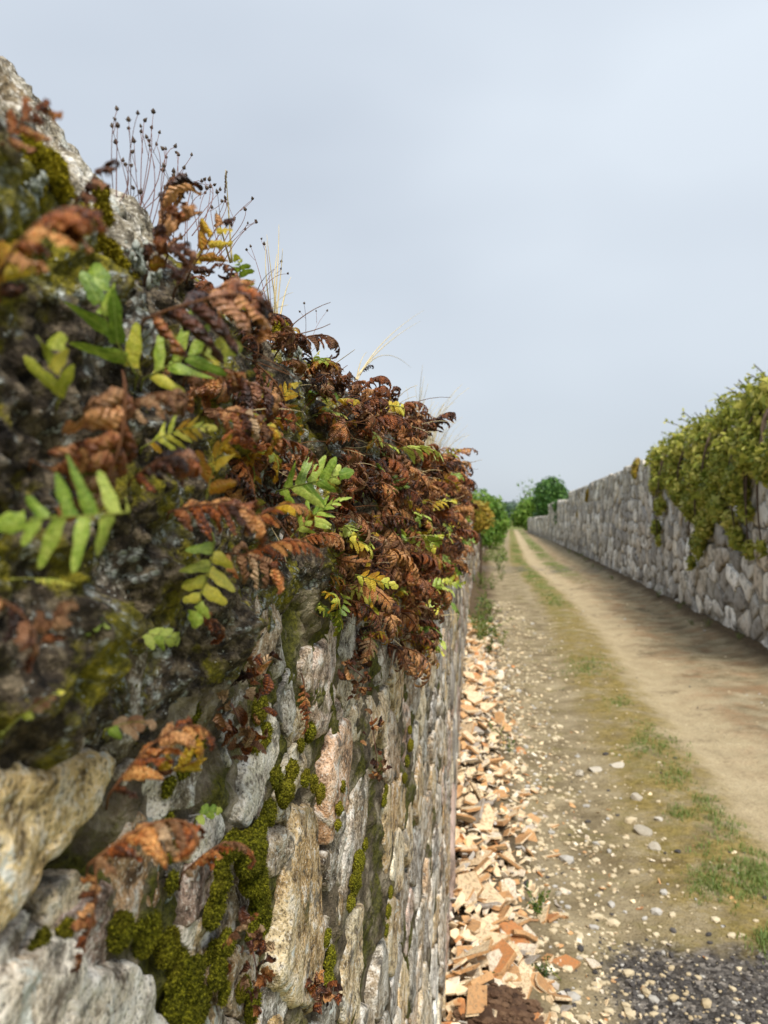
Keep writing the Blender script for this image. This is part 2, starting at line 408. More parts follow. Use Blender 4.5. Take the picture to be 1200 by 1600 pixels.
def clip(poly, m, nrm):
    out = []; n = len(poly)
    for i in range(n):
        a, b = poly[i], poly[(i+1) % n]; da, db = np.dot(a-m, nrm), np.dot(b-m, nrm)
        if da <= 0: out.append(a)
        if da*db < 0: out.append(a+(b-a)*da/(da-db))
    return np.array(out)
def cells(seeds, anis=1.0, k=16):
    P = np.asarray(seeds, float)*np.array([1, anis]); res = []
    for i, p in enumerate(P):
        d = np.hypot(*(P-p).T); idx = np.argsort(d)[1:k+1]; r = d[idx[min(8, len(idx)-1)]]
        poly = p + np.array([(-1, -1), (1, -1), (1, 1), (-1, 1)])*r
        for j in idx:
            poly = clip(poly, (p+P[j])/2, P[j]-p)
            if len(poly) < 3: break
        res.append(poly/np.array([1, anis]) if len(poly) >= 3 else None)
    return res
def seeds_rows(y0, y1, z0, z1, w, h, rs, grow=0.0):
    out = []; z = z0
    while z < z1:
        hh = h*rs.uniform(.6, 1.4); y = y0 + rs.uniform(-.5, .5)*w
        while y < y1:
            ww = w*rs.uniform(.5, 1.6)*(1+grow*max(0, y-y0)); out.append((y+ww/2, z+hh/2+rs.uniform(-.3, .3)*hh)); y += ww
        z += hh
    return np.array(out)
GR = [(172, 164, 150), (196, 188, 174), (158, 152, 144), (206, 194, 168), (188, 166, 140), (214, 208, 196), (182, 160, 148), (148, 142, 130), (200, 178, 138)]
GRR = [(178, 173, 164), (198, 193, 184), (160, 156, 150), (206, 199, 186), (184, 175, 162), (214, 210, 202), (146, 142, 136)]
def tone(rs, k=1.0, L=None):
    L = L or GR; c = np.array(L[rs.randint(len(L))])*rs.uniform(.86, 1.06)*k; return S(*np.clip(c, 0, 255))
lw = empty('stone_wall', (float(wx(1)), 1, 0), label='mossy granite rubble wall overgrown with withered brown ferns', category='wall')
LWI = Vector(lw.location)
def wallpoly(px, off=0.0):
    r = []
    for u, v in px:
        p = onwall(u, v, off); r.append((p.y, p.z))
    return np.array(r)
def put_stone(poly, seed, col, parent, pl, xf, mat, side=1, off=0.0, label=None, **k):
    V, F, c = stone_geo(poly, seed, side=side, **k)
    me = mesh('stone', V, F, mat, True, col=np.tile(col, (len(V), 1)))
    x = float(xf(c[0])) + off
    dx = (float(xf(c[0]+.05))-float(xf(c[0]-.05)))/.1
    o = obj('stone', me, parent, Vector((x, c[0], c[1]))-pl, (0, 0, -math.atan(dx)))
    if label: o['label'] = label
    return o
HAND = [
 ([(-90,1195),(60,1180),(160,1166),(176,1182),(142,1262),(84,1335),(6,1425),(-90,1500)], (214,190,140), .024, 'smooth ochre stone'),
 ([(-90,1560),(20,1490),(80,1470),(130,1492),(215,1492),(246,1545),(262,1590),(250,1720),(-90,1760)], (214,206,192), .026, 'coarse speckled granite block'),
 ([(186,1262),(206,1246),(229,1288),(243,1345),(240,1432),(176,1448),(158,1390),(172,1330)], (176,144,108), .014, None),
 ([(72,1378),(130,1356),(152,1396),(142,1446),(86,1478),(58,1436)], (206,188,160), .006, None),
 ([(-40,1500),(0,1455),(40,1416),(50,1432),(22,1480),(-20,1560)], (222,218,210), .012, None),
 ([(352,1282),(372,1215),(398,1130),(422,1078),(440,1130),(432,1184),(402,1246),(372,1292)], (216,208,190), .016, None),
 ([(474,1050),(498,985),(522,955),(532,1060),(522,1120),(502,1156),(486,1130)], (198,180,166), .012, None),
 ([(508,1160),(530,1130),(547,1122),(546,1190),(532,1290),(516,1322),(502,1310)], (204,170,140), .02, None),
 ([(432,1390),(448,1310),(466,1256),(490,1258),(501,1292),(502,1450),(492,1565),(470,1590),(420,1574),(424,1480)], (214,196,158), .022, 'large pale granite stone'),
 ([(528,1410),(534,1330),(552,1215),(566,1185),(574,1205),(566,1290),(548,1385),(536,1425)], (190,186,180), .018, None),
 ([(305,1640),(322,1565),(345,1596),(384,1600),(400,1720),(300,1720)], (190,186,178), .012, None),
 ([(404,1600),(420,1585),(446,1598),(452,1720),(400,1720)], (196,164,110), .012, None),
 ([(278,1456),(296,1428),(318,1438),(316,1478),(294,1488)], (222,214,200), .004, None),
 ([(284,1335),(300,1282),(344,1258),(352,1300),(330,1332),(302,1350)], (206,202,190), .006, None),
 ([(500,1330),(522,1328),(527,1360),(520,1400),(505,1390)], (150,146,140), .006, None),
 ([(506,1420),(530,1430),(532,1480),(524,1520),(506,1500)], (178,172,160), .004, None),
 ([(455,1610),(500,1590),(520,1600),(522,1720),(456,1720)], (186,178,164), .012, None),
 ([(530,1560),(538,1470),(552,1410),(566,1420),(562,1540),(548,1620),(532,1610)], (212,198,166), .016, None),
 ([(528,1640),(550,1630),(568,1560),(580,1580),(580,1720),(528,1720)], (196,190,180), .012, None),
 ([(545,1110),(560,1090),(580,1085),(586,1150),(575,1180),(552,1175)], (206,190,160), .012, None),
 ([(250,1500),(275,1492),(300,1500),(300,1555),(280,1600),(262,1570)], (150,140,122), -.004, None),
 ([(340,1490),(380,1480),(410,1500),(412,1570),(380,1590),(350,1570)], (196,186,168), .0, None),
]
hp = []
for i, (px, c, b, lab) in enumerate(HAND):
    pl = wallpoly(px); hp.append(pl)
    near = pl[:, 0].mean() < .62
    put_stone(pl, 100+i, S(*[min(248, q*1.08) for q in c]), lw, LWI, wx, M['stone'], nb=150 if near else 90, rings=46 if near else 26, bulge=b*.34, depth=.05, rough=.0030, freq=40, gap=.0008, edge=8, facet=.03, label=lab)
# small filler stones wedged between the big ones
def inside(p, poly):
    c = False; n_ = len(poly)
    for i in range(n_):
        a, b = poly[i], poly[(i+1) % n_]
        if (a[1] > p[1]) != (b[1] > p[1]) and p[0] < (b[0]-a[0])*(p[1]-a[1])/(b[1]-a[1]+1e-9)+a[0]: c = not c
    return c
rs = np.random.RandomState(8)
FS = seeds_rows(.18, .80, 1.02, 1.40, .048, .036, rs)
for i, (sd_, pl) in enumerate(zip(FS, cells(FS))):
    if pl is None or np.ptp(pl[:, 0]) > .2 or any(inside(sd_, q) for q in hp): continue
    if sd_[1] < 1.5-sd_[0]*.80 or rs.rand() < .3: continue
    put_stone(pl, 1500+i, tone(rs, 1.0), lw, LWI, wx, M['stone'], nb=36, rings=9, bulge=rs.uniform(-.003, .004), depth=.03, rough=.004, freq=50, gap=.001, edge=4, facet=.2)
# random rubble further along the left wall
rs = np.random.RandomState(3)
def crust_z(y): return np.interp(y, [.2, .4, .7, 1.2, 2, 3, 5], [1.40, 1.40, 1.42, 1.46, 1.52, 1.56, 1.58])
A = seeds_rows(.72, 3.0, .55, 1.60, .12, .085, rs, .12)
B = seeds_rows(.72, 3.0, .02, .55, .16, .11, rs, .12)
Sd = np.vstack([A, B])
lim = onwall(585, 1300).y
keep = cells(Sd, 1.0); nl = 0
allst = []
for i, (sd_, pl) in enumerate(zip(Sd, keep)):
    if pl is None or sd_[1] > crust_z(sd_[0]) or sd_[0] < lim+.03: continue
    if pl[:, 0].max()-pl[:, 0].min() > .6: continue
    u_vis = sd_[1] > 1.5 - sd_[0]*.74
    if not u_vis: continue
    put_stone(pl, 300+i, tone(rs, 1.2), lw, LWI, wx, M['stone'], nb=36, rings=9, bulge=rs.uniform(.0, .007), depth=.05, rough=.0034, freq=30, gap=.001, edge=5, facet=.04); nl += 1
Sd = np.vstack([seeds_rows(3.0, 12, .02, 1.62, .22, .13, rs, .06), seeds_rows(12, 42, .02, 1.46, .4, .2, rs, .03)])
mb = MB()
for i, (sd_, pl) in enumerate(zip(Sd, cells(Sd))):
    if pl is None or sd_[1] > wtop(sd_[0])-.04 or sd_[0] < 3.05: continue
    if np.ptp(pl[:, 0]) > 2 or np.ptp(pl[:, 1]) > 1: continue
    pl[:, 1] = np.minimum(pl[:, 1], wtop(sd_[0])-.02)
    V, F, c = stone_geo(pl, 2000+i, nb=12, rings=3, bulge=rs.uniform(.004, .018), depth=.05, rough=.006, freq=12, gap=.005)
    dx = (float(wx(c[0]+.05))-float(wx(c[0]-.05)))/.1
    V[:, 0] += wx(c[0]) + dx*V[:, 1]; V[:, 1] += c[0]; V[:, 2] += c[1]
    mb.add(V - np.array(LWI), F, col=tone(rs, .98))
obj('far_stones', mb.mesh('far_stones', M['far']), lw, kind='stuff')
# core of the wall: earth mortar below, black lichen crust above
ysn = np.concatenate([np.linspace(.10, .8, 330), np.geomspace(.8, 4, 150)[1:], np.geomspace(4, 42, 60)[1:]])
zs = np.concatenate([np.linspace(0, .9, 40), np.linspace(.9, 1.3, 90)[1:], np.linspace(1.3, 1.655, 170)[1:]]); nz = len(zs)
YY, ZZ = np.meshgrid(ysn, zs, indexing='ij'); top = wtop(YY); ZZ = np.where(ZZ > 1.2, 1.2+(ZZ-1.2)*(top-1.2)/.455, ZZ)
P = np.stack([np.zeros_like(YY), YY, ZZ], -1)
up = 1/(1+np.exp(-(ZZ-crust_z(YY)-.02*fbm(P, 9, 3, 8))/.014))
lump = .016*fbm(P, 14, 4, 21) + .010*fbm(P, 55, 3, 22) + .0035*fbm(P, 210, 2, 23)
XX = wx(YY) - .0035 + .5*lump*(1-up) + up*(.016+lump)
rnd_ = np.clip((ZZ-(top-.06))/.06, 0, 1)
XX = XX - .05*rnd_**2.2
core = np.stack([XX, YY, ZZ], -1)
# close over the top: rows going back
back = []
for k, (dx, dz) in enumerate([(.03, .022), (.08, .045), (.18, .055), (.42, .0), (.44, -1.6)]):
    b = core[:, -1].copy(); b[:, 0] -= dx; b[:, 2] += dz + (.01*fbm(np.c_[b[:, :2], np.full(len(b), k)], 12, 3, 5) if dz > -1 else 0); back.append(b)
core = np.concatenate([core, np.stack(back, 1)], 1); nc = core.shape[1]
F = gridfaces(len(ysn), nc)
rowi = (np.arange(len(F)) % (nc-1)); coli = np.arange(len(F))//(nc-1)
upp = np.concatenate([up, np.ones((len(ysn), 5))], 1)
mi = (upp[coli, rowi] > .5).astype(int)
obj('wall_core', mesh('wall_core', core.reshape(-1, 3)-np.array(LWI), F, [M['mortar'], M['crust']], True, mi=mi), lw)
# capstone on the wall top
cpx = [(-120, 10), (0, 98), (36, 128), (70, 182), (128, 238), (170, 285), (235, 330), (285, 400), (300, 440), (250, 440), (190, 380), (120, 310), (60, 235), (0, 190), (-120, 120)]
def capstone():
    a, b = np.array(onwall(-120, -10, -.02)), np.array(onwall(300, 420, -.03))
    a, b = a[1], b[1]; ny, nq = 180, 90; V = []
    prof = [(.004, -.05), (.010, -.02), (.004, .012), (-.016, .045), (-.05, .086), (-.085, .118), (-.13, .135), (-.2, .12), (-.24, -.05)]
    pt = np.linspace(0, 1, len(prof)); q = np.linspace(0, 1, nq)
    px_, pz = np.interp(q, pt, [p[0] for p in prof]), np.interp(q, pt, [p[1] for p in prof])
    yv = np.linspace(a-.02, b, ny)
    Y, Q = np.meshgrid(yv, np.arange(nq), indexing='ij')
    endk = np.clip((b+.03-Y)/.10, 0, 1)**.5; endk = np.maximum(endk, .05)
    X = px_[Q]*endk - .05*(1-endk); Z = pz[Q]*endk
    p3 = np.stack([X, Y, Z], -1)
    n = .010*fbm(p3, 16, 3, 31) + .006*fbm(p3, 60, 3, 32) + .0016*fbm(p3, 260, 2, 33)
    nx_, nz_ = -np.gradient(pz), np.gradient(px_); l = np.hypot(nx_, nz_); nx_, nz_ = nx_/l, nz_/l
    p3[..., 0] += -n*nx_[Q]; p3[..., 2] += -n*nz_[Q]
    p3[..., 0] += -.175 - .022; p3[..., 2] += 1.628
    return p3.reshape(-1, 3), gridfaces(ny, nq)
V, F = capstone()
obj('capstone', mesh('capstone', V-np.array(LWI), F[:, ::-1], M['stone'], True, col=np.tile(S(160, 154, 138), (len(V), 1))), lw, label='rough grey coping stone')

# ------------------------------------------------------------------ right wall
rw = empty('stone_wall', (RX, 12, 0), label='tall pale rubble wall draped with leafy green climber', category='wall')
RWI = Vector(rw.location)
def rx(y): return np.interp(y, [0, 10, 25, 45, 80], [RX, RX, RX+.02, 2.62, 1.9])
def rtop(y): return np.interp(y, [0, 16, 27, 28, 36, 36.4, 44, 50, 50.6, 80], [2.68, 2.68, 2.72, 2.66, 2.66, 2.3, 2.45, 2.35, 1.6, 1.45])
rs = np.random.RandomState(11)
Sd = np.vstack([seeds_rows(7.8, 20, -.05, 2.75, .46, .27, rs, .01), seeds_rows(20, 46, -.05, 2.78, .65, .32, rs), seeds_rows(46, 80, -.05, 2.6, 1.2, .4, rs)])
mb = MB(); nrr = 0
for i, (sd_, pl) in enumerate(zip(Sd, cells(Sd))):
    if pl is None or sd_[1] > rtop(sd_[0])-.06 or sd_[1] < .02: continue
    if np.ptp(pl[:, 0]) > 2.5 or np.ptp(pl[:, 1]) > 1.5: continue
    pl[:, 1] = np.minimum(pl[:, 1], rtop(sd_[0])+rs.uniform(-.03, .05))
    bl = rs.uniform(.005, .03)
    if sd_[0] < 19 and nrr < 300:
        put_stone(pl, 5000+i, tone(rs, 1.14, GRR), rw, RWI, rx, M['far'], side=-1, nb=18, rings=4, bulge=bl, depth=.14, facet=.12, rough=.018, freq=5, gap=.02); nrr += 1
    else:
        V, F, c = stone_geo(pl, 5000+i, nb=10, rings=3, bulge=bl, depth=.12, rough=.02, freq=5, gap=.022, side=-1)
        V[:, 0] += rx(c[0]); V[:, 1] += c[0]; V[:, 2] += c[1]; mb.add(V-np.array(RWI), F, col=tone(rs, 1.14, GRR))
obj('far_stones', mb.mesh('far_stones', M['far']), rw, kind='stuff')
yv = np.linspace(7.4, 80, 700); zv = np.linspace(-.1, 1, 24)
Y, Q = np.meshgrid(yv, zv, indexing='ij'); Z = np.where(Q > 0, Q*(rtop(Y)-.05), Q)
P = np.stack([0*Y, Y, Z], -1); X = rx(Y)+.012+.03*fbm(P, 3, 4, 3)
g = np.stack([X, Y, Z], -1); bk = []
for dx, dz in [(.15, .08), (.4, .06), (.45, -2.6)]:
    b = g[:, -1].copy(); b[:, 0] += dx; b[:, 2] += dz; bk.append(b)
g = np.concatenate([g, np.stack(bk, 1)], 1)
obj('wall_core', mesh('wall_core', g.reshape(-1, 3)-np.array(RWI), gridfaces(len(yv), g.shape[1])[:, ::-1], M['lime']), rw)

# ------------------------------------------------------------------ moss cushions
def ico(sub):
    import bmesh
    bm = bmesh.new(); bmesh.ops.create_icosphere(bm, subdivisions=sub, radius=1)
    v = np.array([q.co[:] for q in bm.verts]); f = [tuple(x.index for x in q.verts) for q in bm.faces]; bm.free(); return v, f
ICO = {k: ico(k) for k in (1, 2, 3, 5, 6)}
def moss(circles, mat, label, seed, off=.004, flat=.42, group='moss cushions on the fern wall'):
    rs = np.random.RandomState(seed); mb = MB(); base = None
    for (u, v, r) in circles:
        c = onwall(u, v, off); d = (c-CAM).dot(ray(600, 800).normalized()); rad = r*d/1200
        if base is None: base = np.array(c)
        V, F = ICO[6 if r > 24 else 5]
        P = V*rad*np.array([flat, 1.25, 1.0]) + np.array(c)
        n = .24*rad*fbm(P, .55/rad, 3, seed) + .0013*fbm(P, 170, 3, seed+1) + .0010*np.abs(fbm(P, 700, 2, seed+2))
        P = P + V*n[:, None]
        mb.add(P-base, F)
        # tiny upright leafy shoots over the cushion
        nt = int(1600*min(2.2, (r/20)**2)); idx = rs.randint(0, len(V), nt); nn = V[idx]; idx = idx[nn[:, 0] > -.25]; nn = V[idx]
        k = len(idx); p0 = P[idx]-base; dr = nn+rs.normal(0, .55, (k, 3)); dr /= np.linalg.norm(dr, axis=1)[:, None]
        sd3 = np.cross(dr, rs.normal(0, 1, (k, 3))); sd3 /= np.linalg.norm(sd3, axis=1)[:, None]
        l = rs.uniform(.0010, .0024, (k, 1)); w = l*.24
        tv = np.stack([p0-sd3*w, p0+sd3*w, p0+dr*l+sd3*w*.3], 1).reshape(-1, 3)
        mb.add(tv, [(3*i, 3*i+1, 3*i+2) for i in range(k)])
    return obj('moss_cushion', mb.mesh('moss_cushion', mat), None, base, label=label, category='moss', group=group)
g_, y_ = M['moss'], M['mossy']
moss([(185,1455,24),(225,1460,26),(262,1480,24),(275,1520,26),(300,1530,26),(270,1565,24),(310,1575,24),(285,1600,26),(330,1490,16)], g_, 'broad green moss curtain dripping over the speckled granite block', 1)
moss([(388,1335,34),(362,1320,22),(398,1375,26)], g_, 'plump round green moss cushion beside the large pale granite stone', 2, off=.016, flat=.6)
moss([(446,1240,20),(420,1270,18),(430,1215,14),(455,1205,14),(405,1300,16)], g_, 'upper ridge of green moss above the large pale granite stone', 3, off=.012, flat=.5)
moss([(405,1410,22),(412,1440,18),(395,1455,14)], g_, 'low green moss tongue hugging the large pale granite stone', 4, off=.012, flat=.5)
moss([(335,1420,24),(352,1475,18),(340,1520,20),(350,1550,14)], g_, 'strip of green moss under the small orange hooked leaf', 5, off=.010, flat=.5)
moss([(395,1570,20),(380,1545,15)], g_, 'small dark green moss patch under the tan folded leaf', 6)
moss([(555,1380,18),(560,1345,14),(548,1410,12),(570,1320,9)], g_, 'long narrow green moss pad wedged between upright grey stones', 7, off=.012, flat=.4)
moss([(516,1500,16),(510,1535,16),(512,1465,10)], g_, 'green moss filling the joint under the small grey stones', 8, off=.012, flat=.4)
moss([(484,1145,15),(470,1165,10)], g_, 'small round moss tuft below the pinkish stone', 9)
moss([(405,1110,18),(412,1150,16),(400,1165,12)], g_, 'dark moss clump over the pale whitish stone', 10)
moss([(85,1105,34),(55,1130,24),(120,1090,20)], g_, 'dark green moss patch above the smooth ochre stone', 11, flat=.25)
moss([(220,1110,22),(225,1080,16)], g_, 'dark moss bulge beside the green rosettes on black crust', 12, flat=.3)
moss([(290,1020,18),(300,1060,20),(300,1110,18),(310,1160,16),(285,1200,14)], g_, 'vertical strip of brownish moss running down the black crust', 13, flat=.25)
moss([(20,262,28),(55,250,26),(85,262,22),(45,290,24),(100,300,20)], y_, 'bright yellow-green moss mat under the grey coping stone', 14, flat=.4)
moss([(155,300,14),(160,330,14),(155,350,10)], y_, 'small upright yellow moss knob on the coping stone edge', 15, flat=.6)
moss([(150,370,18),(175,395,18),(130,340,16),(190,415,14)], y_, 'yellow moss ridge following the coping stone', 16, flat=.4)
moss([(165,450,20),(180,465,14),(210,440,12)], y_, 'rounded yellow moss lump behind the green strap leaves', 17, flat=.4)
moss([(400,552,13),(397,536,11),(403,570,11)], y_, 'little yellow moss tufts on the dark crust among brown ferns', 18, flat=.5)
moss([(440,522,20)], y_, 'olive moss fringe along the wall crest', 19, flat=.5)
moss([(600,1250,10),(603,1236,9)], g_, 'thin moss seams in the receding stonework', 20, flat=.3)
moss([(640,1165,9),(636,1190,9),(632,1215,8),(640,1140,7)], g_, 'narrow moss streak under the outermost ferns', 23, off=.010, flat=.35)
moss([(610,1395,9),(606,1425,10),(604,1455,9)], g_, 'small moss streak low on the receding stones', 24, off=.010, flat=.35)
moss([(536,1230,8),(530,1260,9),(528,1290,8)], g_, 'slender moss line beside the pinkish upright stone', 25, off=.012, flat=.4)
moss([(500,1240,12),(490,1225,12),(478,1215,12)], g_, 'moss pad joining the pinkish stone and the large pale stone', 26, off=.012, flat=.4)
moss([(345,1350,14),(350,1375,14),(338,1390,12)], g_, 'moss lobe beside the plump cushion', 27, off=.012, flat=.5)
moss([(60,1480,20),(100,1460,18)], g_, 'shaded moss between the ochre stone and the granite block', 21, flat=.2)
moss([(262,1230,14),(270,1330,14),(268,1380,12),(262,1285,12)], g_, 'dark moss seam beside the brownish narrow stone', 22, flat=.3)

# pale foliose lichen: clusters of tiny crusty lobes
n_l = NT('lichen', .95, .15); M['lichen'] = n_l.done(n_l.ramp(n_l.noise(160, 4, .65), [(.3, S(96, 102, 96)), (.5, S(150, 156, 148)), (.7, S(206, 210, 200))]), n_l.bump(n_l.noise(600, 3, .6), .002, 1.0))
mb = MB(); rs = np.random.RandomState(15)
LC = [(30, 610, 60), (30, 720, 60), (60, 660, 50), (150, 1040, 50), (20, 640, 60), (40, 690, 50), (20, 560, 40), (60, 560, 30), (15, 330, 40), (40, 300, 22), (160, 1020, 40), (140, 1070, 34), (170, 940, 26), (80, 1160, 22), (200, 880, 26), (240, 1180, 16), (250, 1350, 16), (248, 1290, 16), (370, 1010, 34), (355, 1060, 26), (350, 960, 24), (230, 930, 24), (345, 1120, 20), (210, 400, 26), (235, 430, 18), (290, 1400, 14), (400, 1060, 18), (110, 500, 36), (300, 700, 30), (200, 520, 30), (420, 600, 26), (440, 560, 20), (330, 1080, 26), (180, 1180, 18), (130, 900, 30), (60, 840, 40), (280, 860, 24), (75, 470, 30)]
for (u, v, r) in LC:
    for k in range(int(r*2.4)):
        a, q = rs.uniform(0, 6.3), r*rs.rand()**.6; uu, vv = u+q*math.cos(a), v+q*math.sin(a); c = onwall(uu, vv, .004)
        if c.y < .05: continue
        hi = 1/(1+math.exp(-(c.z-float(crust_z(c.y)))/.014)); pp = np.array([[0, c.y, c.z]]); lu = float((.016*fbm(pp, 14, 4, 21) + .010*fbm(pp, 55, 3, 22))[0])
        c.x = float(wx(c.y)) - .005 + .5*lu*(1-hi) + hi*(.012+lu); s_ = (rs.gamma(2.0, .0005)+.0004)*np.interp(c.y, [.25, .6], [.75, 1.2])
        V, F = ICO[1]; V2 = V*np.array([.5, 1.2, 1.2])*s_*(1+.3*rs.normal(0, 1, (len(V), 1))); mb.add(V2+np.array(c), F)
obj('lichen', mb.mesh('lichen', M['lichen']), None, label='pale grey crusty lichen lobes speckling the black crust', category='lichen', kind='stuff')

# ------------------------------------------------------------------ ferns
def frond_geo(seed, L=.1, pairs=11, width=.03, curl=2.0, pcurl=1.5, cup=.5, crumple=.1, stipe=.25, alpha=.45, droop=.3, wav=.2, blunt=2.5, fill=.95, fine=False):
    """leaf frond: root at origin heading +X, blade across Y, upper side +Z; curls downwards"""
    rs = np.random.RandomState(seed); n = 40
    s = np.linspace(0, 1, n); kap = droop*np.ones(n) + curl*3*s**2*(1+.3*np.sin(s*9+seed))
    ph = .25 - np.cumsum(kap)/n; tw = wav*np.sin(s*rs.uniform(2, 5)+rs.uniform(0, 6))*s
    T = np.stack([np.cos(ph)*np.cos(tw), np.sin(tw), np.sin(ph)*np.cos(tw)], -1)
    C = np.vstack([[0, 0, 0], np.cumsum(T[:-1], 0)])*L/n
    leaf = []
    roll = rs.uniform(-.5, .5)
    def frame(t):
        i = min(n-1, int(t*(n-1))); t_ = T[i]; b = np.cross([0, 0, 1], t_) if abs(t_[2]) < .98 else np.array([0, 1, 0.])
        b = np.array([-math.sin(tw[i]), math.cos(tw[i]), 0]); nn = np.cross(t_, b); nn /= np.linalg.norm(nn)
        a = roll*t; b2 = b*math.cos(a)+nn*math.sin(a); n2 = nn*math.cos(a)-b*math.sin(a)
        return C[i], t_, b2, n2
    sp = (1-stipe)/pairs
    def pinna(p, d, e, nn, l, w, pc, cp, seed2):
        m = 12 if fine else 7; cr = (-1, -.5, 0, .5, 1) if fine else (-1, 0, 1); nk = len(cr)
        q = np.linspace(0, 1, m); th = pc*(q**1.3) + .15*rs.normal() + crumple*.9*np.sin(q*rs.uniform(3, 9)+rs.uniform(0, 6))*q; V = []; UV = []; pos = p.copy()
        ph0 = rs.uniform(0, 6); tww = rs.normal(0, .5+crumple*2)
        for i in range(m):
            wi = w*max(.04, (1-q[i]**blunt))**.5*(1+.13*math.sin(q[i]*11+ph0))
            c, s_ = math.cos(th[i]), math.sin(th[i]); dd = d*c - nn*s_; n2 = nn*c + d*s_
            if i: pos = pos + dd*l/(m-1)
            ta = tww*q[i]; e2 = e*math.cos(ta)+n2*math.sin(ta); n3 = n2*math.cos(ta)-e*math.sin(ta)
            for k in cr:
                ak = abs(k); rip = crumple*w*.8*math.sin(q[i]*17+k*2.2+ph0)*ak
                V.append(pos + e2*(k*wi*math.cos(cp*ak)) - n3*(ak*wi*math.sin(cp*ak) + rip) + rs.normal(0, crumple*w*(.12 if fine else .3), 3)*(i > 0)); UV.append((q[i], k*.5+.5))
        F = []
        for i in range(m-1):
            for k in range(nk-1):
                a = i*nk+k; F.append((a, a+1, a+nk+1, a+nk))
        return np.array(V), F, np.array(UV)
    for i in range(pairs):
        t = stipe + sp*(i+.3); f = (t-stipe)/(1-stipe)
        prof = (min(1, .55+f*3))*(1-f**2.2)**.75
        for side in (-1, 1):
            tt = min(.99, t + side*sp*.2); p, t_, b, nn = frame(tt)
            al = alpha + .4*f + rs.normal(0, .10); d = b*side*math.cos(al) + t_*math.sin(al); e = np.cross(nn, d)
            if side < 0: e = -e
            l = width*prof*rs.uniform(.85, 1.12); w = sp*L*.5*fill*(1.0 if f < .8 else .8)
            leaf.append(pinna(p, d, e, nn, l, w, pcurl*rs.uniform(.6, 1.35), cup*rs.uniform(.5, 1.4), 0))
    p, t_, b, nn = frame(.985)
    leaf.append(pinna(p, t_, b, nn, width*.5, sp*L*.45, pcurl*.8, cup, 0))
    tv, tf = tube([C[i] for i in range(0, n, 3)], [L*.009*(1-.75*s[i])+.0003 for i in range(0, n, 3)], 5)
    return leaf, (tv, tf)
def frond_mesh(name, leafmat, stemmat, tipmat=None, **k):
    leaf, (tv, tf) = frond_geo(**k); mb = MB()
    for j, (V, F, UV) in enumerate(leaf):
        mb.add(V, F, 2 if (tipmat and (j*7919 % 10) < 4) else 0, UV)
    mb.add([tuple(v) for v in tv], tf, 1)
    return mb.mesh(name, [leafmat, stemmat] + ([tipmat] if tipmat else []))
VAR = {'brown': [], 'dark': [], 'rust': [], 'tan': [], 'yellow': [], 'green': [], 'ygreen': []}
for k in range(7):
    VAR['brown'].append(frond_mesh('frond', M['brown'], M['stemb'], M['rust'] if k % 2 else M['dark'], seed=10+k, L=.10, pairs=10+k % 4, width=.026, curl=1.6+.7*(k % 4), pcurl=1.7+.4*(k % 3), cup=.8, crumple=.3, wav=.6, blunt=2.2, fill=1.0))
for k in range(5):
    VAR['dark'].append(frond_mesh('frond', M['dark'], M['stemb'], M['brown'], seed=30+k, L=.095, pairs=10, width=.026, curl=2.4+.7*(k % 3), pcurl=2.3, cup=1.0, crumple=.34, wav=.8, blunt=2.0))
for k in range(6):
    VAR['rust'].append(frond_mesh('frond', M['rust'], M['stemb'], M['brown'], seed=50+k, L=.11, pairs=12, width=.024, curl=2.2+.7*(k % 4), pcurl=1.4+.3*(k % 3), cup=.5, crumple=.12, wav=.35, blunt=2.6, fill=1.0))
for k in range(3):
    VAR['tan'].append(frond_mesh('frond', M['tan'], M['stemb'], M['brown'], seed=70+k, L=.09, pairs=10, width=.025, curl=2.0, pcurl=1.6, cup=.7, crumple=.22, wav=.5))
for k in range(4):
    VAR['yellow'].append(frond_mesh('frond', M['yellow'], M['stemg'], M['rust'] if k % 2 else M['ygreen'], seed=80+k, L=.085, pairs=7, width=.024, curl=1.1+.5*k, pcurl=1.1, cup=.5, crumple=.2, wav=.6, fill=.8))
for k in range(4):
    VAR['green'].append(frond_mesh('frond', M['green'], M['stemg'], None, seed=90+k, L=.08, pairs=6+k % 3, width=.028, curl=.6+.4*k, pcurl=.7, cup=.3, crumple=.1, wav=.5, fill=.74, blunt=3.5))
for k in range(3):
    VAR['ygreen'].append(frond_mesh('frond', M['ygreen'], M['stemg'], M['green'], seed=95+k, L=.08, pairs=6, width=.025, curl=.9, pcurl=.9, cup=.3, crumple=.14, wav=.6, fill=.74, blunt=3.5))
def fern(base, kinds, n, size, rs, label, group, outward=.5, up=.2, spread=.9):
    root = empty('fern', base, label=label, category='fern', group=group)
    for i in range(n):
        k = kinds[rs.randint(len(kinds))]; me = VAR[k][rs.randint(len(VAR[k]))]
        az = rs.normal(-.15, spread); el = rs.normal(up, .45)           # yaw about Z (0 = away from wall), elevation
        o = obj('frond', me, root, rs.normal(0, .008, 3), (rs.normal(0, .6), -el, az), size*rs.uniform(.65, 1.25))
    for i in range(3):
        obj('stalk', STALK[rs.randint(4)], root, rs.normal(0, .006, 3), (rs.normal(0, 1), -rs.normal(up, .6), rs.normal(-.15, spread)), size*rs.uniform(.7, 1.3))
    return root
STALK = []
for k in range(4):
    rs_ = np.random.RandomState(k); e_ = Vector((.075, rs_.normal(0, .025), rs_.normal(-.01, .025)))
    STALK.append(mesh('stalk', *tube(bez((0, 0, 0), e_*.5+Vector((0, rs_.normal(0, .02), .02)), e_, 8), [.0008-.00007*i for i in range(8)], 4), M['straw'] if k == 0 else M['stemb']))
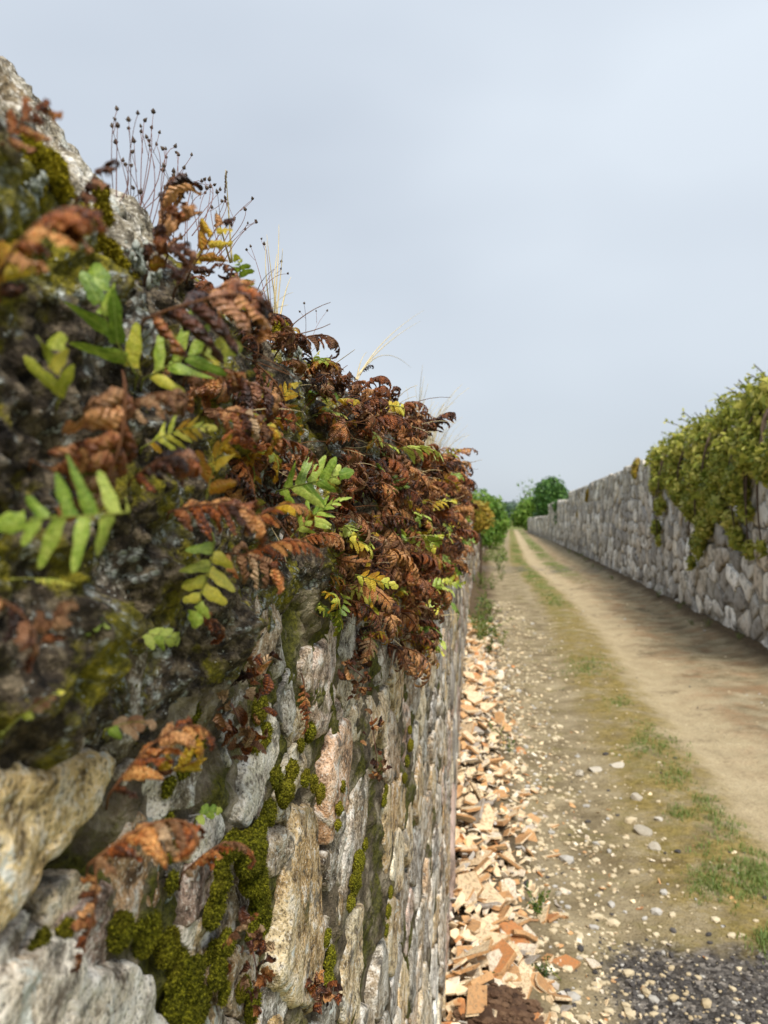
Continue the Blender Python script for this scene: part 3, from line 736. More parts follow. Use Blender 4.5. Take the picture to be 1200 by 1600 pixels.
LAB = {
 'mixed': ('clump of curled rust-brown fern fronds', 'withered brown ferns on the wall'),
 'green': ('brown fern clump with green fronds', 'partly green ferns on the wall'),
 'yellow': ('brown fern clump with yellow fronds', 'partly yellow ferns on the wall'),
 'crest': ('dark brown shrivelled fern standing up on the wall crest', 'ferns standing on the wall crest'),
}
rs = np.random.RandomState(21)
KB = ['brown']*4+['rust']*4+['dark']*4+['tan']*2
def zlow(y): return np.interp(y, [.3, .5, .75, 1.0, 1.4, 1.8, 2.3, 3.0, 4.2], [1.50, 1.46, 1.39, 1.29, 1.22, 1.27, 1.37, 1.46, 1.5])
placed = 0
ylist = np.concatenate([rs.uniform(.42, .60, 14), rs.uniform(.60, 1.0, 60), rs.uniform(1.0, 1.7, 90), rs.uniform(1.7, 2.7, 64), rs.uniform(2.7, 4.2, 22)])
for y in ylist:
    zt = float(wtop(y)); t = rs.beta(1.5, 1.3); zl = float(zlow(y)); z = zl + (zt-.012-zl)*t
    x = float(wx(y)) + .004; q = rs.rand(); kind = 'mixed' if q < .60 else ('green' if q < .80 else 'yellow')
    ks = KB + {'mixed': ['yellow'], 'green': ['green']*4+['ygreen']*3, 'yellow': ['yellow']*5+['ygreen']*2}[kind]
    n = rs.randint(4, 8); sz = rs.uniform(.65, 1.2)*np.interp(y, [.4, .7, 1.2, 3], [.54, .68, .88, 1.05])
    sec = 'next to the coping stone' if y < .62 else ('hanging low above the wall stones' if z < zt-.16 else ('in the thick of the fern mass below the crest' if y < 1.6 else 'on the receding end of the fern mass'))
    fern((x, y, z), ks, n, sz, rs, LAB[kind][0]+' '+sec, LAB[kind][1]+' '+sec, up=.25 if z > zt-.08 else -.15)
for y in np.concatenate([rs.uniform(.50, .8, 7), rs.uniform(.8, 1.6, 13), rs.uniform(1.6, 4.5, 20)]):
    x = float(wx(y)) - rs.uniform(.02, .06)
    fern((x, y, float(wtop(y))+.004), ['dark']*3+['brown']*3+['rust']*2+['yellow'], rs.randint(4, 7), rs.uniform(.55, .85)*np.interp(y, [.5, 1, 3], [.5, .55, .75]), rs, *LAB['crest'], up=.55, spread=1.1)
# single fronds close to the lens, each with its own leaflets
def hero(u, v, off, label, mat, stem, Lpx, ang, a, wr=.4, tip=None, lean=.15, **k):
    """root pixel on a plane `off` metres in front of the wall face; ang = heading seen from the lane, a = turn of the blade about it"""
    p = onwall(u, v, off); root = empty('fern_frond', p, label=label, category='fern frond')
    tc_ = (CAM-p).normalized(); rt = (RM @ Vector((1, 0, 0))); rt = (rt-tc_*rt.dot(tc_)).normalized(); upv = tc_.cross(rt)
    T0 = rt*math.cos(R(ang)) + upv*math.sin(R(ang)); pr = tc_.cross(T0)
    N = tc_*math.cos(R(a)) + pr*math.sin(R(a)); T1 = T0*math.cos(lean) + tc_*math.sin(lean); N = (N-T1*N.dot(T1)).normalized(); Bv = N.cross(T1)
    rot = Matrix((T1, Bv, N)).transposed().to_euler()
    d = (p-CAM).dot(RM @ Vector((0, 0, -1)))
    if k.get('crumple', 0) > .2: Lpx *= 1.25; wr *= 1.4; k['pcurl'] *= .95; k['pairs'] = max(3, k['pairs']-1)
    elif stem is SG: Lpx *= 1.15
    size = Lpx*d/1200/.1
    leaf, (tv, tf) = frond_geo(L=.1, width=.1*wr, fine=True, **k)
    st = obj('stalk', mesh('stalk', [tuple(x) for x in tv], tf, stem), root, (0, 0, 0), rot, size)
    for j, (V, F, UV) in enumerate(leaf):
        m = tip if (tip and (j*7919 % 10) < 4) else mat
        obj('leaflet', mesh('leaflet', V, F, m, True, UV), st)
    e = onwall(u-6, v+(28 if ang < 180 else -20), -.006)-p
    obj('stipe', mesh('stipe', *tube(bez((0, 0, 0), e*.5+Vector((0, 0, .004)), e, 6), .0006, 5), stem), root)
    return root
G, YG, YL, BR, DK, RU, TN = (M[k] for k in ('green', 'ygreen', 'yellow', 'brown', 'dark', 'rust', 'tan'))
SG, SB = M['stemg'], M['stemb']
gk = dict(crumple=.05, cup=.15, wav=.2, blunt=3.6)
bk_ = dict(crumple=.42, cup=.9, wav=.5, blunt=2.2)
ck = dict(crumple=.07, cup=.35, wav=.15, blunt=3.0, fill=1.05)
PI = math.pi
hero(200, 800, .066, 'bright green fern frond with spread blunt lobes against black crust', G, SG, 135, 186, 8, .66, seed=201, pairs=4, curl=.25, pcurl=.25, stipe=.12, fill=.62, alpha=.15, **gk)
hero(215, 590, .036, 'long green strap-lobed frond below the coping stone', G, SG, 130, 112, 20, .62, seed=202, pairs=3, curl=.4, pcurl=.3, stipe=.1, fill=.50, alpha=.75, tip=YG, **gk)
hero(225, 592, .034, 'green frond with lobes pointing up beside a curled brown leaf', G, SG, 120, 24, 15, .60, seed=203, pairs=4, curl=.4, pcurl=.4, stipe=.1, fill=.55, alpha=.55, tip=YG, **gk)
hero(335, 850, .055, 'small pale green rosette frond with rounded lobes', YG, SG, 100, 258, 12, .48, seed=204, pairs=4, curl=.5, pcurl=.35, stipe=.05, fill=.72, alpha=.25, tip=G, **gk)
hero(432, 768, .035, 'broad sharp green frond jutting from the middle of the brown ferns', G, SG, 95, 14, 20, .50, seed=205, pairs=5, curl=.5, pcurl=.4, stipe=.1, fill=.72, **gk)
hero(450, 845, .030, 'darker green frond below the broad sharp green one', G, SG, 95, 42, 35, .42, seed=206, pairs=6, curl=.4, pcurl=.35, stipe=.25, fill=.7, **gk)
hero(92, 628, .034, 'blurred pair of yellow-green leaf lobes on the near crust', YG, SG, 75, 95, 25, .75, seed=207, pairs=2, curl=.3, pcurl=.4, stipe=.1, fill=.5, alpha=.7, **gk)
hero(322, 785, .058, 'vivid yellow three-lobed frond standing upright', YL, SG, 85, 75, 30, .62, seed=208, pairs=2, curl=.5, pcurl=.5, stipe=.2, fill=.5, alpha=.6, **gk)
hero(222, 700, .032, 'fine yellow-green frond behind the big curled brown leaf', YG, SG, 100, 22, 40, .34, seed=209, pairs=7, curl=.6, pcurl=.5, stipe=.15, fill=.6, tip=YL, **gk)
hero(428, 655, .030, 'bright yellow frond with comb-like lobes against the crust', YL, SG, 55, 62, 35, .50, seed=210, pairs=5, curl=.6, pcurl=.5, stipe=.2, fill=.6, **gk)
hero(556, 898, .05, 'small yellow frond low in the brown fern mass', YL, SG, 55, -18, 25, .40, seed=211, pairs=5, curl=.5, pcurl=.4, stipe=.1, fill=.75, tip=YG, **gk)
hero(110, 965, .020, 'small green leaf tuft on the pale lichen', G, SG, 48, -15, 10, .55, seed=212, pairs=3, curl=.6, pcurl=.4, stipe=.05, fill=.8, **gk)
hero(225, 990, .020, 'small green drooping leaf tuft with a thin dead stalk', G, SG, 50, -12, 30, .55, seed=213, pairs=3, curl=1.0, pcurl=.7, stipe=.05, fill=.8, **gk)
hero(308, 1275, .018, 'tiny green leaflet beside the pale lichened stone', G, SG, 28, 15, 15, .6, seed=214, pairs=2, curl=.4, pcurl=.4, stipe=.05, fill=.8, **gk)
hero(165, 1140, .022, 'green and grey crumpled leaf above the ochre stone', TN, SG, 62, 15, 30, .5, seed=215, pairs=3, curl=.8, pcurl=.9, stipe=.1, fill=.8, tip=G, **gk)
hero(5, 1145, .026, 'blurred green-tipped withered frond on a slanting stalk', TN, SG, 90, 40, 50, .2, seed=216, pairs=4, curl=.3, pcurl=1.0, stipe=.4, fill=.9, tip=YG, **gk)
hero(20, 905, .024, 'pale yellow crumpled leaf strip on the near crust', YG, SG, 85, -4, 40, .12, seed=217, pairs=8, curl=.7, pcurl=1.2, stipe=.4, fill=.9, **gk)
hero(0, 425, .050, 'large blurred red-brown curled leaf nearest the coping stone', RU, SB, 190, 42, 75, .36, seed=221, pairs=6, curl=3.3, pcurl=1.8, stipe=.12, fill=1.0, tip=BR, **bk_)
hero(0, 470, .035, 'yellow-brown blurred leaf at the near end of the crust', YL, SB, 90, 75, 40, .4, seed=222, pairs=3, curl=1.4, pcurl=1.0, stipe=.1, fill=.9, tip=BR, **bk_)
hero(225, 500, .050, 'big dark brown twisted leaf jutting from the crust over green lobes', DK, SB, 185, 12, 55, .40, seed=223, pairs=7, curl=1.5, pcurl=1.9, stipe=.08, fill=1.0, tip=BR, **bk_)
hero(290, 480, .052, 'rusty curled leaf tip beside the big twisted dark leaf', RU, SB, 150, 20, 80, .34, seed=224, pairs=6, curl=2.8, pcurl=1.7, stipe=.08, fill=1.0, tip=BR, **bk_)
hero(275, 450, .045, 'upright dark brown curl standing behind the twisted leaf', DK, SB, 80, 65, -60, .4, seed=248, pairs=5, curl=2.8, pcurl=1.8, stipe=.08, fill=1.0, tip=BR, **bk_)
hero(195, 600, .055, 'large crumpled brown leaf hanging straight down over yellow lobes', BR, SB, 200, 262, 25, .36, seed=225, pairs=7, curl=1.2, pcurl=2.1, stipe=.04, fill=1.0, tip=TN, **bk_)
hero(190, 640, .048, 'pale brown rolled leaf pointing sideways near the crumpled one', TN, SB, 110, 20, 85, .34, seed=226, pairs=6, curl=3.0, pcurl=1.8, stipe=.08, fill=1.0, **bk_)
hero(205, 750, .048, 'dark reddish rolled leaf under the crumpled hanging leaf', DK, SB, 120, 28, 85, .34, seed=227, pairs=6, curl=3.4, pcurl=1.7, stipe=.08, fill=1.0, tip=RU, **bk_)
hero(265, 800, .045, 'orange-brown curled frond trailing beside the yellow one', RU, SB, 150, 4, 60, .30, seed=228, pairs=9, curl=1.6, pcurl=1.7, stipe=.08, fill=1.0, tip=BR, **bk_)
hero(378, 868, .052, 'caterpillar-like rolled rust frond with ribbed underside', RU, SB, 150, 12, 75, .27, seed=229, pairs=13, curl=1.5, pcurl=1.3, stipe=.08, **ck)
hero(385, 822, .052, 'orange rolled frond bending down above the caterpillar-like one', RU, SB, 140, 25, 70, .28, seed=230, pairs=11, curl=2.4, pcurl=1.4, stipe=.08, tip=YL, **ck)
hero(345, 865, .045, 'light brown crumpled leaf beside the caterpillar-like frond', TN, SB, 110, -10, 50, .34, seed=231, pairs=7, curl=2.2, pcurl=1.8, stipe=.08, fill=1.0, tip=RU, **bk_)
hero(230, 430, .030, 'single cupped brown leaf with yellow base on the coping stone', BR, SB, 105, 68, 35, .20, seed=232, pairs=4, curl=.8, pcurl=1.4, stipe=.1, fill=1.1, tip=YL, **bk_)
hero(122, 310, .020, 'small dark folded leaf silhouetted on the coping stone', DK, SB, 72, 42, 60, .3, seed=233, pairs=3, curl=.7, pcurl=1.6, stipe=.08, fill=1.0, **bk_)
hero(5, 225, .026, 'orange and brown leaf pair near the coping stone top', RU, SB, 75, 32, 40, .4, seed=234, pairs=3, curl=.6, pcurl=1.0, stipe=.1, fill=.9, tip=BR, **bk_)
hero(50, 720, .036, 'orange hooked leaf alone on the lichened near crust', RU, SB, 95, -15, -70, .34, seed=235, pairs=4, curl=2.6, pcurl=1.2, stipe=.3, fill=1.0, **bk_)
hero(58, 1020, .040, 'blurred tan cupped leaf on a thin stalk', TN, SB, 90, 70, 30, .28, seed=236, pairs=3, curl=1.6, pcurl=1.4, stipe=.2, fill=1.1, tip=BR, **bk_)
hero(-10, 930, .038, 'blurred dark brown leaf beside the tan cupped one', DK, SB, 105, -45, 50, .34, seed=237, pairs=5, curl=1.2, pcurl=1.7, stipe=.08, fill=1.0, tip=BR, **bk_)
hero(172, 1240, .032, 'rust frond curling up in front of the wall stones', RU, SB, 165, 45, 70, .26, seed=238, pairs=9, curl=1.7, pcurl=1.6, stipe=.06, fill=1.05, tip=BR, **bk_)
hero(230, 1205, .030, 'yellow leaf lobe beside the rust frond on the stones', YL, SB, 90, 8, -50, .34, seed=239, pairs=4, curl=1.8, pcurl=.9, stipe=.08, fill=.9, tip=RU, **bk_)
hero(140, 1350, .034, 'ring-shaped curled brown leaf hanging over the green moss', RU, SB, 210, 28, 80, .24, seed=240, pairs=10, curl=4.2, pcurl=1.5, stipe=.05, fill=1.05, tip=TN, **bk_)
hero(150, 1365, .026, 'withered brown leaf strip dangling to the moss curtain', BR, SB, 110, 272, 40, .22, seed=241, pairs=7, curl=.6, pcurl=2.0, stipe=.04, fill=1.05, tip=RU, **bk_)
hero(285, 1365, .030, 'small orange hooked leaf draped on the plump moss cushion', RU, SB, 120, 30, 80, .16, seed=242, pairs=8, curl=2.4, pcurl=1.5, stipe=.06, fill=1.0, tip=TN, **bk_)
hero(350, 1475, .024, 'tan folded leaf on the moss beside the large pale stone', TN, SB, 52, 42, 60, .2, seed=243, pairs=5, curl=.4, pcurl=2.0, stipe=.08, fill=1.0, tip=RU, **bk_)
hero(475, 1070, .028, 'slim rust frond hanging down in front of the pinkish stone', RU, SB, 62, 268, 45, .17, seed=244, pairs=10, curl=.5, pcurl=1.8, stipe=.04, fill=1.05, **bk_)
hero(300, 960, .026, 'small crumpled brown leaf below the green rosette', BR, SB, 62, -25, 45, .36, seed=245, pairs=5, curl=1.8, pcurl=1.9, stipe=.05, fill=1.0, tip=RU, **bk_)
hero(262, 400, .006, 'dense brown curled fern tip standing at the coping stone end', BR, SB, 135, 84, 65, .34, seed=246, pairs=8, curl=2.8, pcurl=1.8, stipe=.06, fill=1.0, tip=DK, **bk_)
hero(295, 430, .020, 'golden yellow fern leaf under the curled tip', YL, SB, 90, 50, 40, .34, seed=247, pairs=5, curl=1.0, pcurl=.9, stipe=.08, fill=.8, tip=BR, **bk_)
hero(320, 640, .040, 'brown rolled frond above the vivid yellow one', BR, SB, 110, -12, 65, .3, seed=249, pairs=8, curl=1.8, pcurl=1.8, stipe=.06, fill=1.0, tip=TN, **bk_)
hero(340, 700, .040, 'orange-brown frond with gold lobes beside the vivid yellow one', RU, SB, 100, 25, 55, .3, seed=250, pairs=7, curl=2.0, pcurl=1.5, stipe=.06, fill=1.0, tip=YL, **bk_)
hero(290, 590, .045, 'reddish curled lobe lying over the green frond', RU, SB, 100, 8, 75, .26, seed=251, pairs=5, curl=3.0, pcurl=1.6, stipe=.06, fill=1.0, tip=DK, **bk_)
hero(350, 590, .040, 'dull red-brown crumpled leaf beside the green lobes', DK, SB, 100, -20, 50, .34, seed=252, pairs=6, curl=1.8, pcurl=1.9, stipe=.06, fill=1.0, tip=BR, **bk_)

# withered sprigs of tiny dead leaves between the stones
def sprig(px, label, seed):
    rs = np.random.RandomState(seed); b = onwall(*px[0], .012); root = empty('withered_sprig', b, label=label, category='dead plant', group='withered sprigs on the wall stones')
    pts = [onwall(u, v, .018+.006*rs.rand())-b for u, v in px]
    obj('stem', mesh('stem', *tube(pts, .0006, 4), M['stemr']), root)
    for i in range(26):
        t = rs.rand()*(len(pts)-1); k = min(len(pts)-2, int(t)); p = pts[k].lerp(pts[k+1], t-k)
        k = ['dark', 'brown', 'tan', 'rust'][rs.randint(4)]
        V, F, UV = SM[rs.randint(len(SM))]
        obj('leaf', LEAFM[k][rs.randint(3)], root, p+Vector(rs.normal(0, .006, 3)), rs.uniform(-3, 3, 3), rs.uniform(.6, 1.3))
SM = []; LEAFM = {k: [] for k in ('dark', 'brown', 'tan', 'rust')}
for k in range(3):
    V, F, UV = frond_geo(seed=400+k, L=.03, pairs=2, width=.012, curl=.5, pcurl=1.4, cup=.6, crumple=.2, fill=.7)[0][1]
    V = V-V[0]; SM.append((V, F, UV))
    for q in LEAFM: LEAFM[q].append(mesh('leaf', V, F, M[q], True, UV))
sprig([(395, 985), (392, 1050), (400, 1090)], 'trailing red-brown sprig of tiny dead leaves below the ferns', 1)
sprig([(362, 1100), (375, 1130), (400, 1150), (392, 1165)], 'crumpled red-brown dead leaf cluster above the pale whitish stone', 2)
sprig([(392, 1470), (400, 1510), (405, 1550)], 'dry red-brown leaf cluster at the foot of the large pale stone', 3)
sprig([(505, 1530), (500, 1570)], 'thin dead leaf cluster low in the stone joint', 4)
sprig([(580, 1120), (588, 1180), (590, 1215)], 'rusty dead sprig hanging over the receding stones', 5)
sprig([(545, 1040), (570, 1060), (560, 1090)], 'curled dead leaf bunch under the fern mass edge', 6)

# ------------------------------------------------------------------ dry seed plants and grass on the crest
def c8(x, y): return 150+x*530/1200, 150+y*450/1019
XS = -.215
def seedplant(base, heads, label, seed, x=XS):
    rs = np.random.RandomState(seed); b = onplane(*c8(*base), x); b.z = max(min(b.z, 1.68), 1.63) if False else b.z
    root = empty('seed_plant', b, label=label, category='dry plant', group='dry seed plants on the wall crest')
    mb = MB(); sv = MB()
    # stems continue down into the wall top
    for (hx, hy) in heads:
        p = onplane(*c8(hx, hy), x+rs.uniform(-.02, .012)) - b
        mid = p*rs.uniform(.35, .6) + Vector((rs.normal(0, .006), rs.normal(0, .012), rs.uniform(-.006, .008)))
        v, f = tube(bez((rs.normal(0, .006), rs.normal(0, .014), -.02), mid, p, 9), [.00036-.00002*i for i in range(9)], 4); mb.add([tuple(q) for q in v], f)
        if rs.rand() < .7:
            pts = bez((0, 0, 0), mid, p, 9); s0 = pts[5]; e = s0 + (p-s0)*.5 + Vector((rs.normal(0, .004), rs.normal(0, .006), rs.uniform(.0, .006)))
            v, f = tube(bez(s0, (s0+e)/2+Vector((0, .001, -.001)), e, 5), .00022, 4); mb.add([tuple(q) for q in v], f)
            obj('seed_head', SEED, root, e, (rs.normal(0, .5), rs.normal(0, .5), rs.uniform(0, 6)), rs.uniform(.5, .75))
        obj('seed_head', SEED, root, p, (rs.normal(0, .3), rs.normal(0, .3), rs.uniform(0, 6)), rs.uniform(.6, .9))
    obj('stems', mb.mesh('stems', M['stemr']), root)
def seedmesh():
    mb = MB(); prof = [(.0002, -.0005), (.0011, .0), (.0016, .0008), (.0013, .0020), (.0006, .0032), (.0001, .0042)]; n = 7; V = []
    for r, z in prof:
        for k in range(n): V.append((r*math.cos(k*2*PI/n)*(1+.15*(k % 2)), r*math.sin(k*2*PI/n)*(1+.15*(k % 2)), z))
    F = [(i*n+k, i*n+(k+1) % n, (i+1)*n+(k+1) % n, (i+1)*n+k) for i in range(5) for k in range(n)]
    mb.add(V, F)
    for k in range(5):
        a = k*2*PI/5; c, s = math.cos(a), math.sin(a)
        mb.add([(c*.0010-s*.0004, s*.0010+c*.0004, 0), (c*.0010+s*.0004, s*.0010-c*.0004, 0), (c*.0027, s*.0027, .0012)], [(0, 1, 2)])
    return mb.mesh('seed_head', M['seed'])
SEED = seedmesh()
seedplant((110, 330), [(75, 50), (115, 88), (76, 110), (70, 168), (105, 245), (148, 65), (95, 232)], 'dry seed plant with tall crossing reddish stems beside the coping stone', 1)
seedplant((190, 390), [(203, 60), (170, 90), (195, 115), (215, 175), (155, 345), (240, 190), (135, 165), (180, 150)], 'dry seed plant with branched stems rising over the coping stone', 2)
seedplant((250, 390), [(278, 182), (293, 212), (338, 212), (235, 265), (275, 272), (310, 258), (318, 283), (245, 330)], 'dry seed plant just above the curled brown fern tip', 3)
seedplant((340, 430), [(345, 335), (375, 305), (400, 300), (395, 330), (440, 335), (385, 345), (405, 325)], 'dense small bunch of dark seed heads over the golden leaf', 4)
seedplant((400, 470), [(455, 375), (410, 398), (430, 345), (485, 438), (420, 462)], 'short dry seed plant among the crest ferns', 5)
seedplant((440, 510), [(555, 365), (530, 405), (567, 450), (527, 475)], 'dry seed plant leaning outward with nodding heads', 6)
seedplant((560, 640), [(595, 527), (548, 535), (655, 588), (678, 630)], 'sparse dry seed stalks between dark shrivelled ferns', 7)
seedplant((738, 860), [(736, 735), (817, 762)], 'two lone seed stalks leaning apart over the crest', 8)
def grass(base, blades, label, seed, x=XS, spike=None):
    rs = np.random.RandomState(seed); b = onplane(*c8(*base), x)
    root = empty('dry_grass', b, label=label, category='grass', group='dry grass on the wall crest')
    for i, (mx_, my, tx, ty) in enumerate(blades):
        m = onplane(*c8(mx_, my), x+rs.uniform(-.01, .01))-b; t = onplane(*c8(tx, ty), x+rs.uniform(-.015, .01))-b
        obj('blade', mesh('blade', *tube(bez((rs.normal(0, .002), 0, -.02), m, t, 12), [.0011*(1-.8*k/11) for k in range(12)], 4), M['straw']), root)
    if spike:
        t = onplane(*c8(*spike), x)-b; mb = MB()
        for k in range(16):
            p = t + Vector((rs.normal(0, .0006), rs.normal(0, .0006), -.001*k)); V, F = ICO[1]; mb.add(V*np.array([.0007, .0007, .0013])+np.array(p), F)
        obj('spike', mb.mesh('spike', M['seed']), root)
grass((485, 500), [(468, 380, 458, 260), (430, 430, 424, 400)], 'tall grass stalk with a dark flower spike above the ferns', 1, spike=(459, 270))
grass((640, 750), [(648, 600, 647, 455), (620, 650, 604, 490), (655, 640, 660, 540), (590, 660, 602, 515), (665, 690, 690, 640), (625, 640, 640, 560)], 'sheaf of thin upright straw blades on the crest', 2)
grass((925, 955), [(985, 860, 1160, 758), (990, 880, 1148, 796), (1000, 850, 1115, 962), (935, 920, 960, 905)], 'long arching pale straw blades over the fern crest', 3)
for k in range(7):
    y = 1.9+.16*k; b = Vector((float(wx(y))-.05, y, float(wtop(y)))); rs = np.random.RandomState(60+k)
    root = empty('dry_grass', b, label='pale dry grass tuft behind the ferns on the receding crest', category='grass', group='dry grass tufts along the receding crest')
    for i in range(16):
        t = Vector((rs.normal(.02, .05), rs.normal(0, .06), rs.uniform(.09, .20)))
        obj('blade', mesh('blade', *tube(bez((0, 0, -.02), t*.5+Vector((0, 0, .04)), t, 6), [.0012*(1-.14*q) for q in range(6)], 3), M['straw']), root)

# ------------------------------------------------------------------ terracotta shards along the wall foot
def m_tile(name, c, edge):
    n = NT(name, .85, .2); oc = n.ocoord(); k = n.noise(28, 5, .65, oc)
    cc = n.mix(n.ramp(k, [(.35, 0), (.65, .8)]), c, edge); r = n.rnd()
    cc = n.mix(n.math('MULTIPLY', r, .35), cc, n.mix(1, cc, S(190, 170, 150), 'MULTIPLY'))
    cc = n.mix(n.ramp(n.noise(12, 6, .7, oc), [(.48, 0), (.62, .75)]), cc, S(150, 122, 92))
    return n.done(cc, n.bump(n.noise(140, 4, .6, oc), .003, .8))
TM = [m_tile('tile_orange', S(206, 154, 102), S(224, 184, 136)), m_tile('tile_cream', S(248, 230, 196), S(242, 214, 170)),
      m_tile('tile_pale', S(246, 238, 220), S(234, 218, 190)), m_tile('tile_rust', S(196, 128, 78), S(220, 162, 108)), m_tile('tile_grey', S(172, 168, 160), S(206, 200, 190))]
TL = [('orange broken roof tile shard', 'orange tile shards'), ('cream broken roof tile shard', 'cream tile shards'), ('whitish broken tile shard', 'whitish tile shards'), ('dark rust broken tile shard', 'rust tile shards'), ('grey stone chip', 'grey chips')]
def shardgeo(seed, thick=.13, edgemat=True):
    rs = np.random.RandomState(seed); n = rs.randint(4, 7); a = np.sort(rs.uniform(0, 2*PI, n)+0); a = np.linspace(0, 2*PI, n, endpoint=False)+rs.uniform(-.45, .45, n)
    r = rs.uniform(.32, .62, n); el = rs.uniform(1.0, 1.6); p = np.c_[np.cos(a)*r*el, np.sin(a)*r/el**.5]
    cv = rs.uniform(-.35, .35); bev = .03
    def lay(sc, z): return np.c_[p*sc, z + cv*p[:, 1]**2 + np.zeros(n)]
    V = np.concatenate([lay(1-bev, -thick/2), lay(1, -thick/2+bev), lay(1.0, thick/2-bev), lay(1-bev, thick/2)]) + rs.normal(0, .012, (4*n, 3))
    F = [tuple(range(n))[::-1]] + [(i*n+k, i*n+(k+1) % n, (i+1)*n+(k+1) % n, (i+1)*n+k) for i in range(3) for k in range(n)] + [tuple(3*n+k for k in range(n))]
    return V, F, n
SHG = [shardgeo(700+k, th) for k, th in enumerate([.09, .12, .08, .10, .14, .09, .12, .10, .08, .11, .15, .09])]
SHM = []
for m in range(5):
    row = []
    for (V, F, n) in SHG:
        em = {0: 1, 1: 0, 2: 1, 3: 0, 4: 4}[m]
        row.append(mesh('tile_shard', V, F, [TM[m], TM[em]], False, mi=[0]+[1]*(3*n)+[0]))
    SHM.append(row)
rs = np.random.RandomState(77)
# distance from wall foot, largest ones nearest the camera and the wall
spots = []
while len(spots) < 290:
    y = 2.0*(9.5/2.0)**(rs.rand()**1.15); d = abs(rs.normal(0, .20))*np.interp(y, [2, 3, 5, 9], [.85, 1.05, 1.0, .8]) + .015
    if d > .52: continue
    spots.append((y, d))
def pile(d, y): return .10*np.exp(-(d/.17)**2)*np.interp(y, [2, 7, 10], [1, .9, .2])
for (y, d) in sorted(spots):
    x = float(wx(y)) + .03 + d; m = rs.choice(5, p=[.22, .46, .20, .05, .07])
    sz = rs.uniform(.045, .135)*np.interp(d, [0, .2, .5], [1.1, .85, .45])*np.interp(y, [2, 4, 9], [1.0, 1.05, 1.25])
    z = float(gz(x, y)) + rs.uniform(.15, 1)*float(pile(d, y)) + sz*.07
    tl = np.interp(d, [0, .25, .5], [.42, .3, .16])
    o = obj('tile_shard', SHM[m][rs.randint(12)], None, (x, y, z), (rs.normal(.12, tl), rs.normal(.22, tl), rs.uniform(0, 6.3)), (sz, sz, sz*rs.uniform(.8, 1.3)))
    big = 'large' if sz > .10 else 'small'; wh = 'wedged against the wall foot' if d < .09 else ('on the back of the heap' if d < .24 else 'strayed onto the outer edge of the heap')
    o['label'] = big+' '+TL[m][0]+' '+wh; o['group'] = big+' '+TL[m][1]+' '+wh; o['category'] = 'tile shard'
mbs = MB()
for i in range(2600):
    y = 2.0*(11/2.0)**rs.rand(); d = abs(rs.normal(0, .26))*np.interp(y, [2, 3.5, 10], [1, 1.15, .9]); x = float(wx(y))+.01+d; sz = rs.uniform(.012, .055)*np.interp(d, [0, .5], [1.1, .5])*np.interp(y, [2, 9], [.9, 1.5])
    V, F, n = SHG[rs.randint(12)]; rm = np.array(Euler((rs.normal(0, .5), rs.normal(.15, .5), rs.uniform(0, 6.3))).to_matrix())
    z = float(gz(x, y)) + rs.uniform(0, .75)*float(pile(d, y)) + sz*.1
    mbs.add((V*sz) @ rm.T + np.array([x, y, z]), F, int(rs.choice(5, p=[.18, .42, .24, .05, .11])))
obj('tile_rubble', mbs.mesh('tile_rubble', TM, False), None, label='small broken tile chips filling the heap along the wall foot', category='rubble', kind='stuff')

# ------------------------------------------------------------------ loose stones, gravel
def pebblemesh(seed, sub=2):
    V, F = ICO[sub]; rs = np.random.RandomState(seed); V = V*np.array([1, rs.uniform(.6, .9), rs.uniform(.4, .65)])
    return V + V*(.22*fbm(V, 1.3, 2, seed))[:, None], F
M['pale'] = m_plain('pale_rock', [S(160, 150, 130), S(204, 194, 176), S(226, 220, 206)], 20, .9, .004)
M['gpale'] = m_plain('gravel_pale', [S(168, 150, 118), S(208, 194, 164), S(228, 220, 202)], 3, .9, .002, False)
M['gwhite'] = m_plain('gravel_white', [S(160, 156, 148), S(206, 202, 194)], 3, .9, .002, False)
M['gdark'] = m_plain('gravel_dark', [S(46, 44, 42), S(84, 80, 78), S(128, 122, 116)], 6, .85, .002, False)
M['soil'] = m_plain('dark_soil', [S(46, 33, 25), S(84, 62, 47), S(120, 94, 72)], 25, .98, .01, False)
def angular(V, seed):
    rs_ = np.random.RandomState(seed+50); V = V*np.array([1, 1, .75])
    for k in range(9):
        d = rs_.normal(0, 1, 3); d /= np.linalg.norm(d); h = rs_.uniform(.35, .6)*(.6 if abs(d[2]) > .6 else 1); ex = np.maximum(V @ d-h, 0); V = V-ex[:, None]*d*.95
    return V
for i, (u, v, r, lab) in enumerate([(995, 1246, 17, 'rounded pale stone embedded in the track'), (930, 1202, 14, 'flat whitish stone sunk in the track behind the rounded one'),
        (968, 1198, 12, 'small whitish stone touching the grass strip'), (905, 1208, 13, 'long flat whitish stone edge in the track'), (1000, 1297, 20, 'pinkish flat stone half buried in the track'),
        (1030, 1282, 10, 'small white stone beside the pinkish flat stone'), (1022, 1325, 14, 'pale sunken stone in front of the pinkish one'), (873, 1393, 8, 'white pebble near the weed by the tile heap'),
        (847, 1361, 8, 'bluish grey pebble at the tile heap edge'), (935, 1392, 6, 'white pebble alone on the bare dirt'), (905, 1485, 7, 'white pebble before the charcoal gravel')]):
    p = onground(u, v, .01); d = (p-CAM).length; s = r*d/1200; V, F = pebblemesh(800+i, 3)
    obj('track_stone', mesh('track_stone', angular(V, i), F, M['pale'], False), None, (p.x, p.y, float(gz(p.x, p.y))+s*.12), (0, 0, i*1.3), s, label=lab, category='stone')
PB = [pebblemesh(900+k, 1) for k in range(8)]
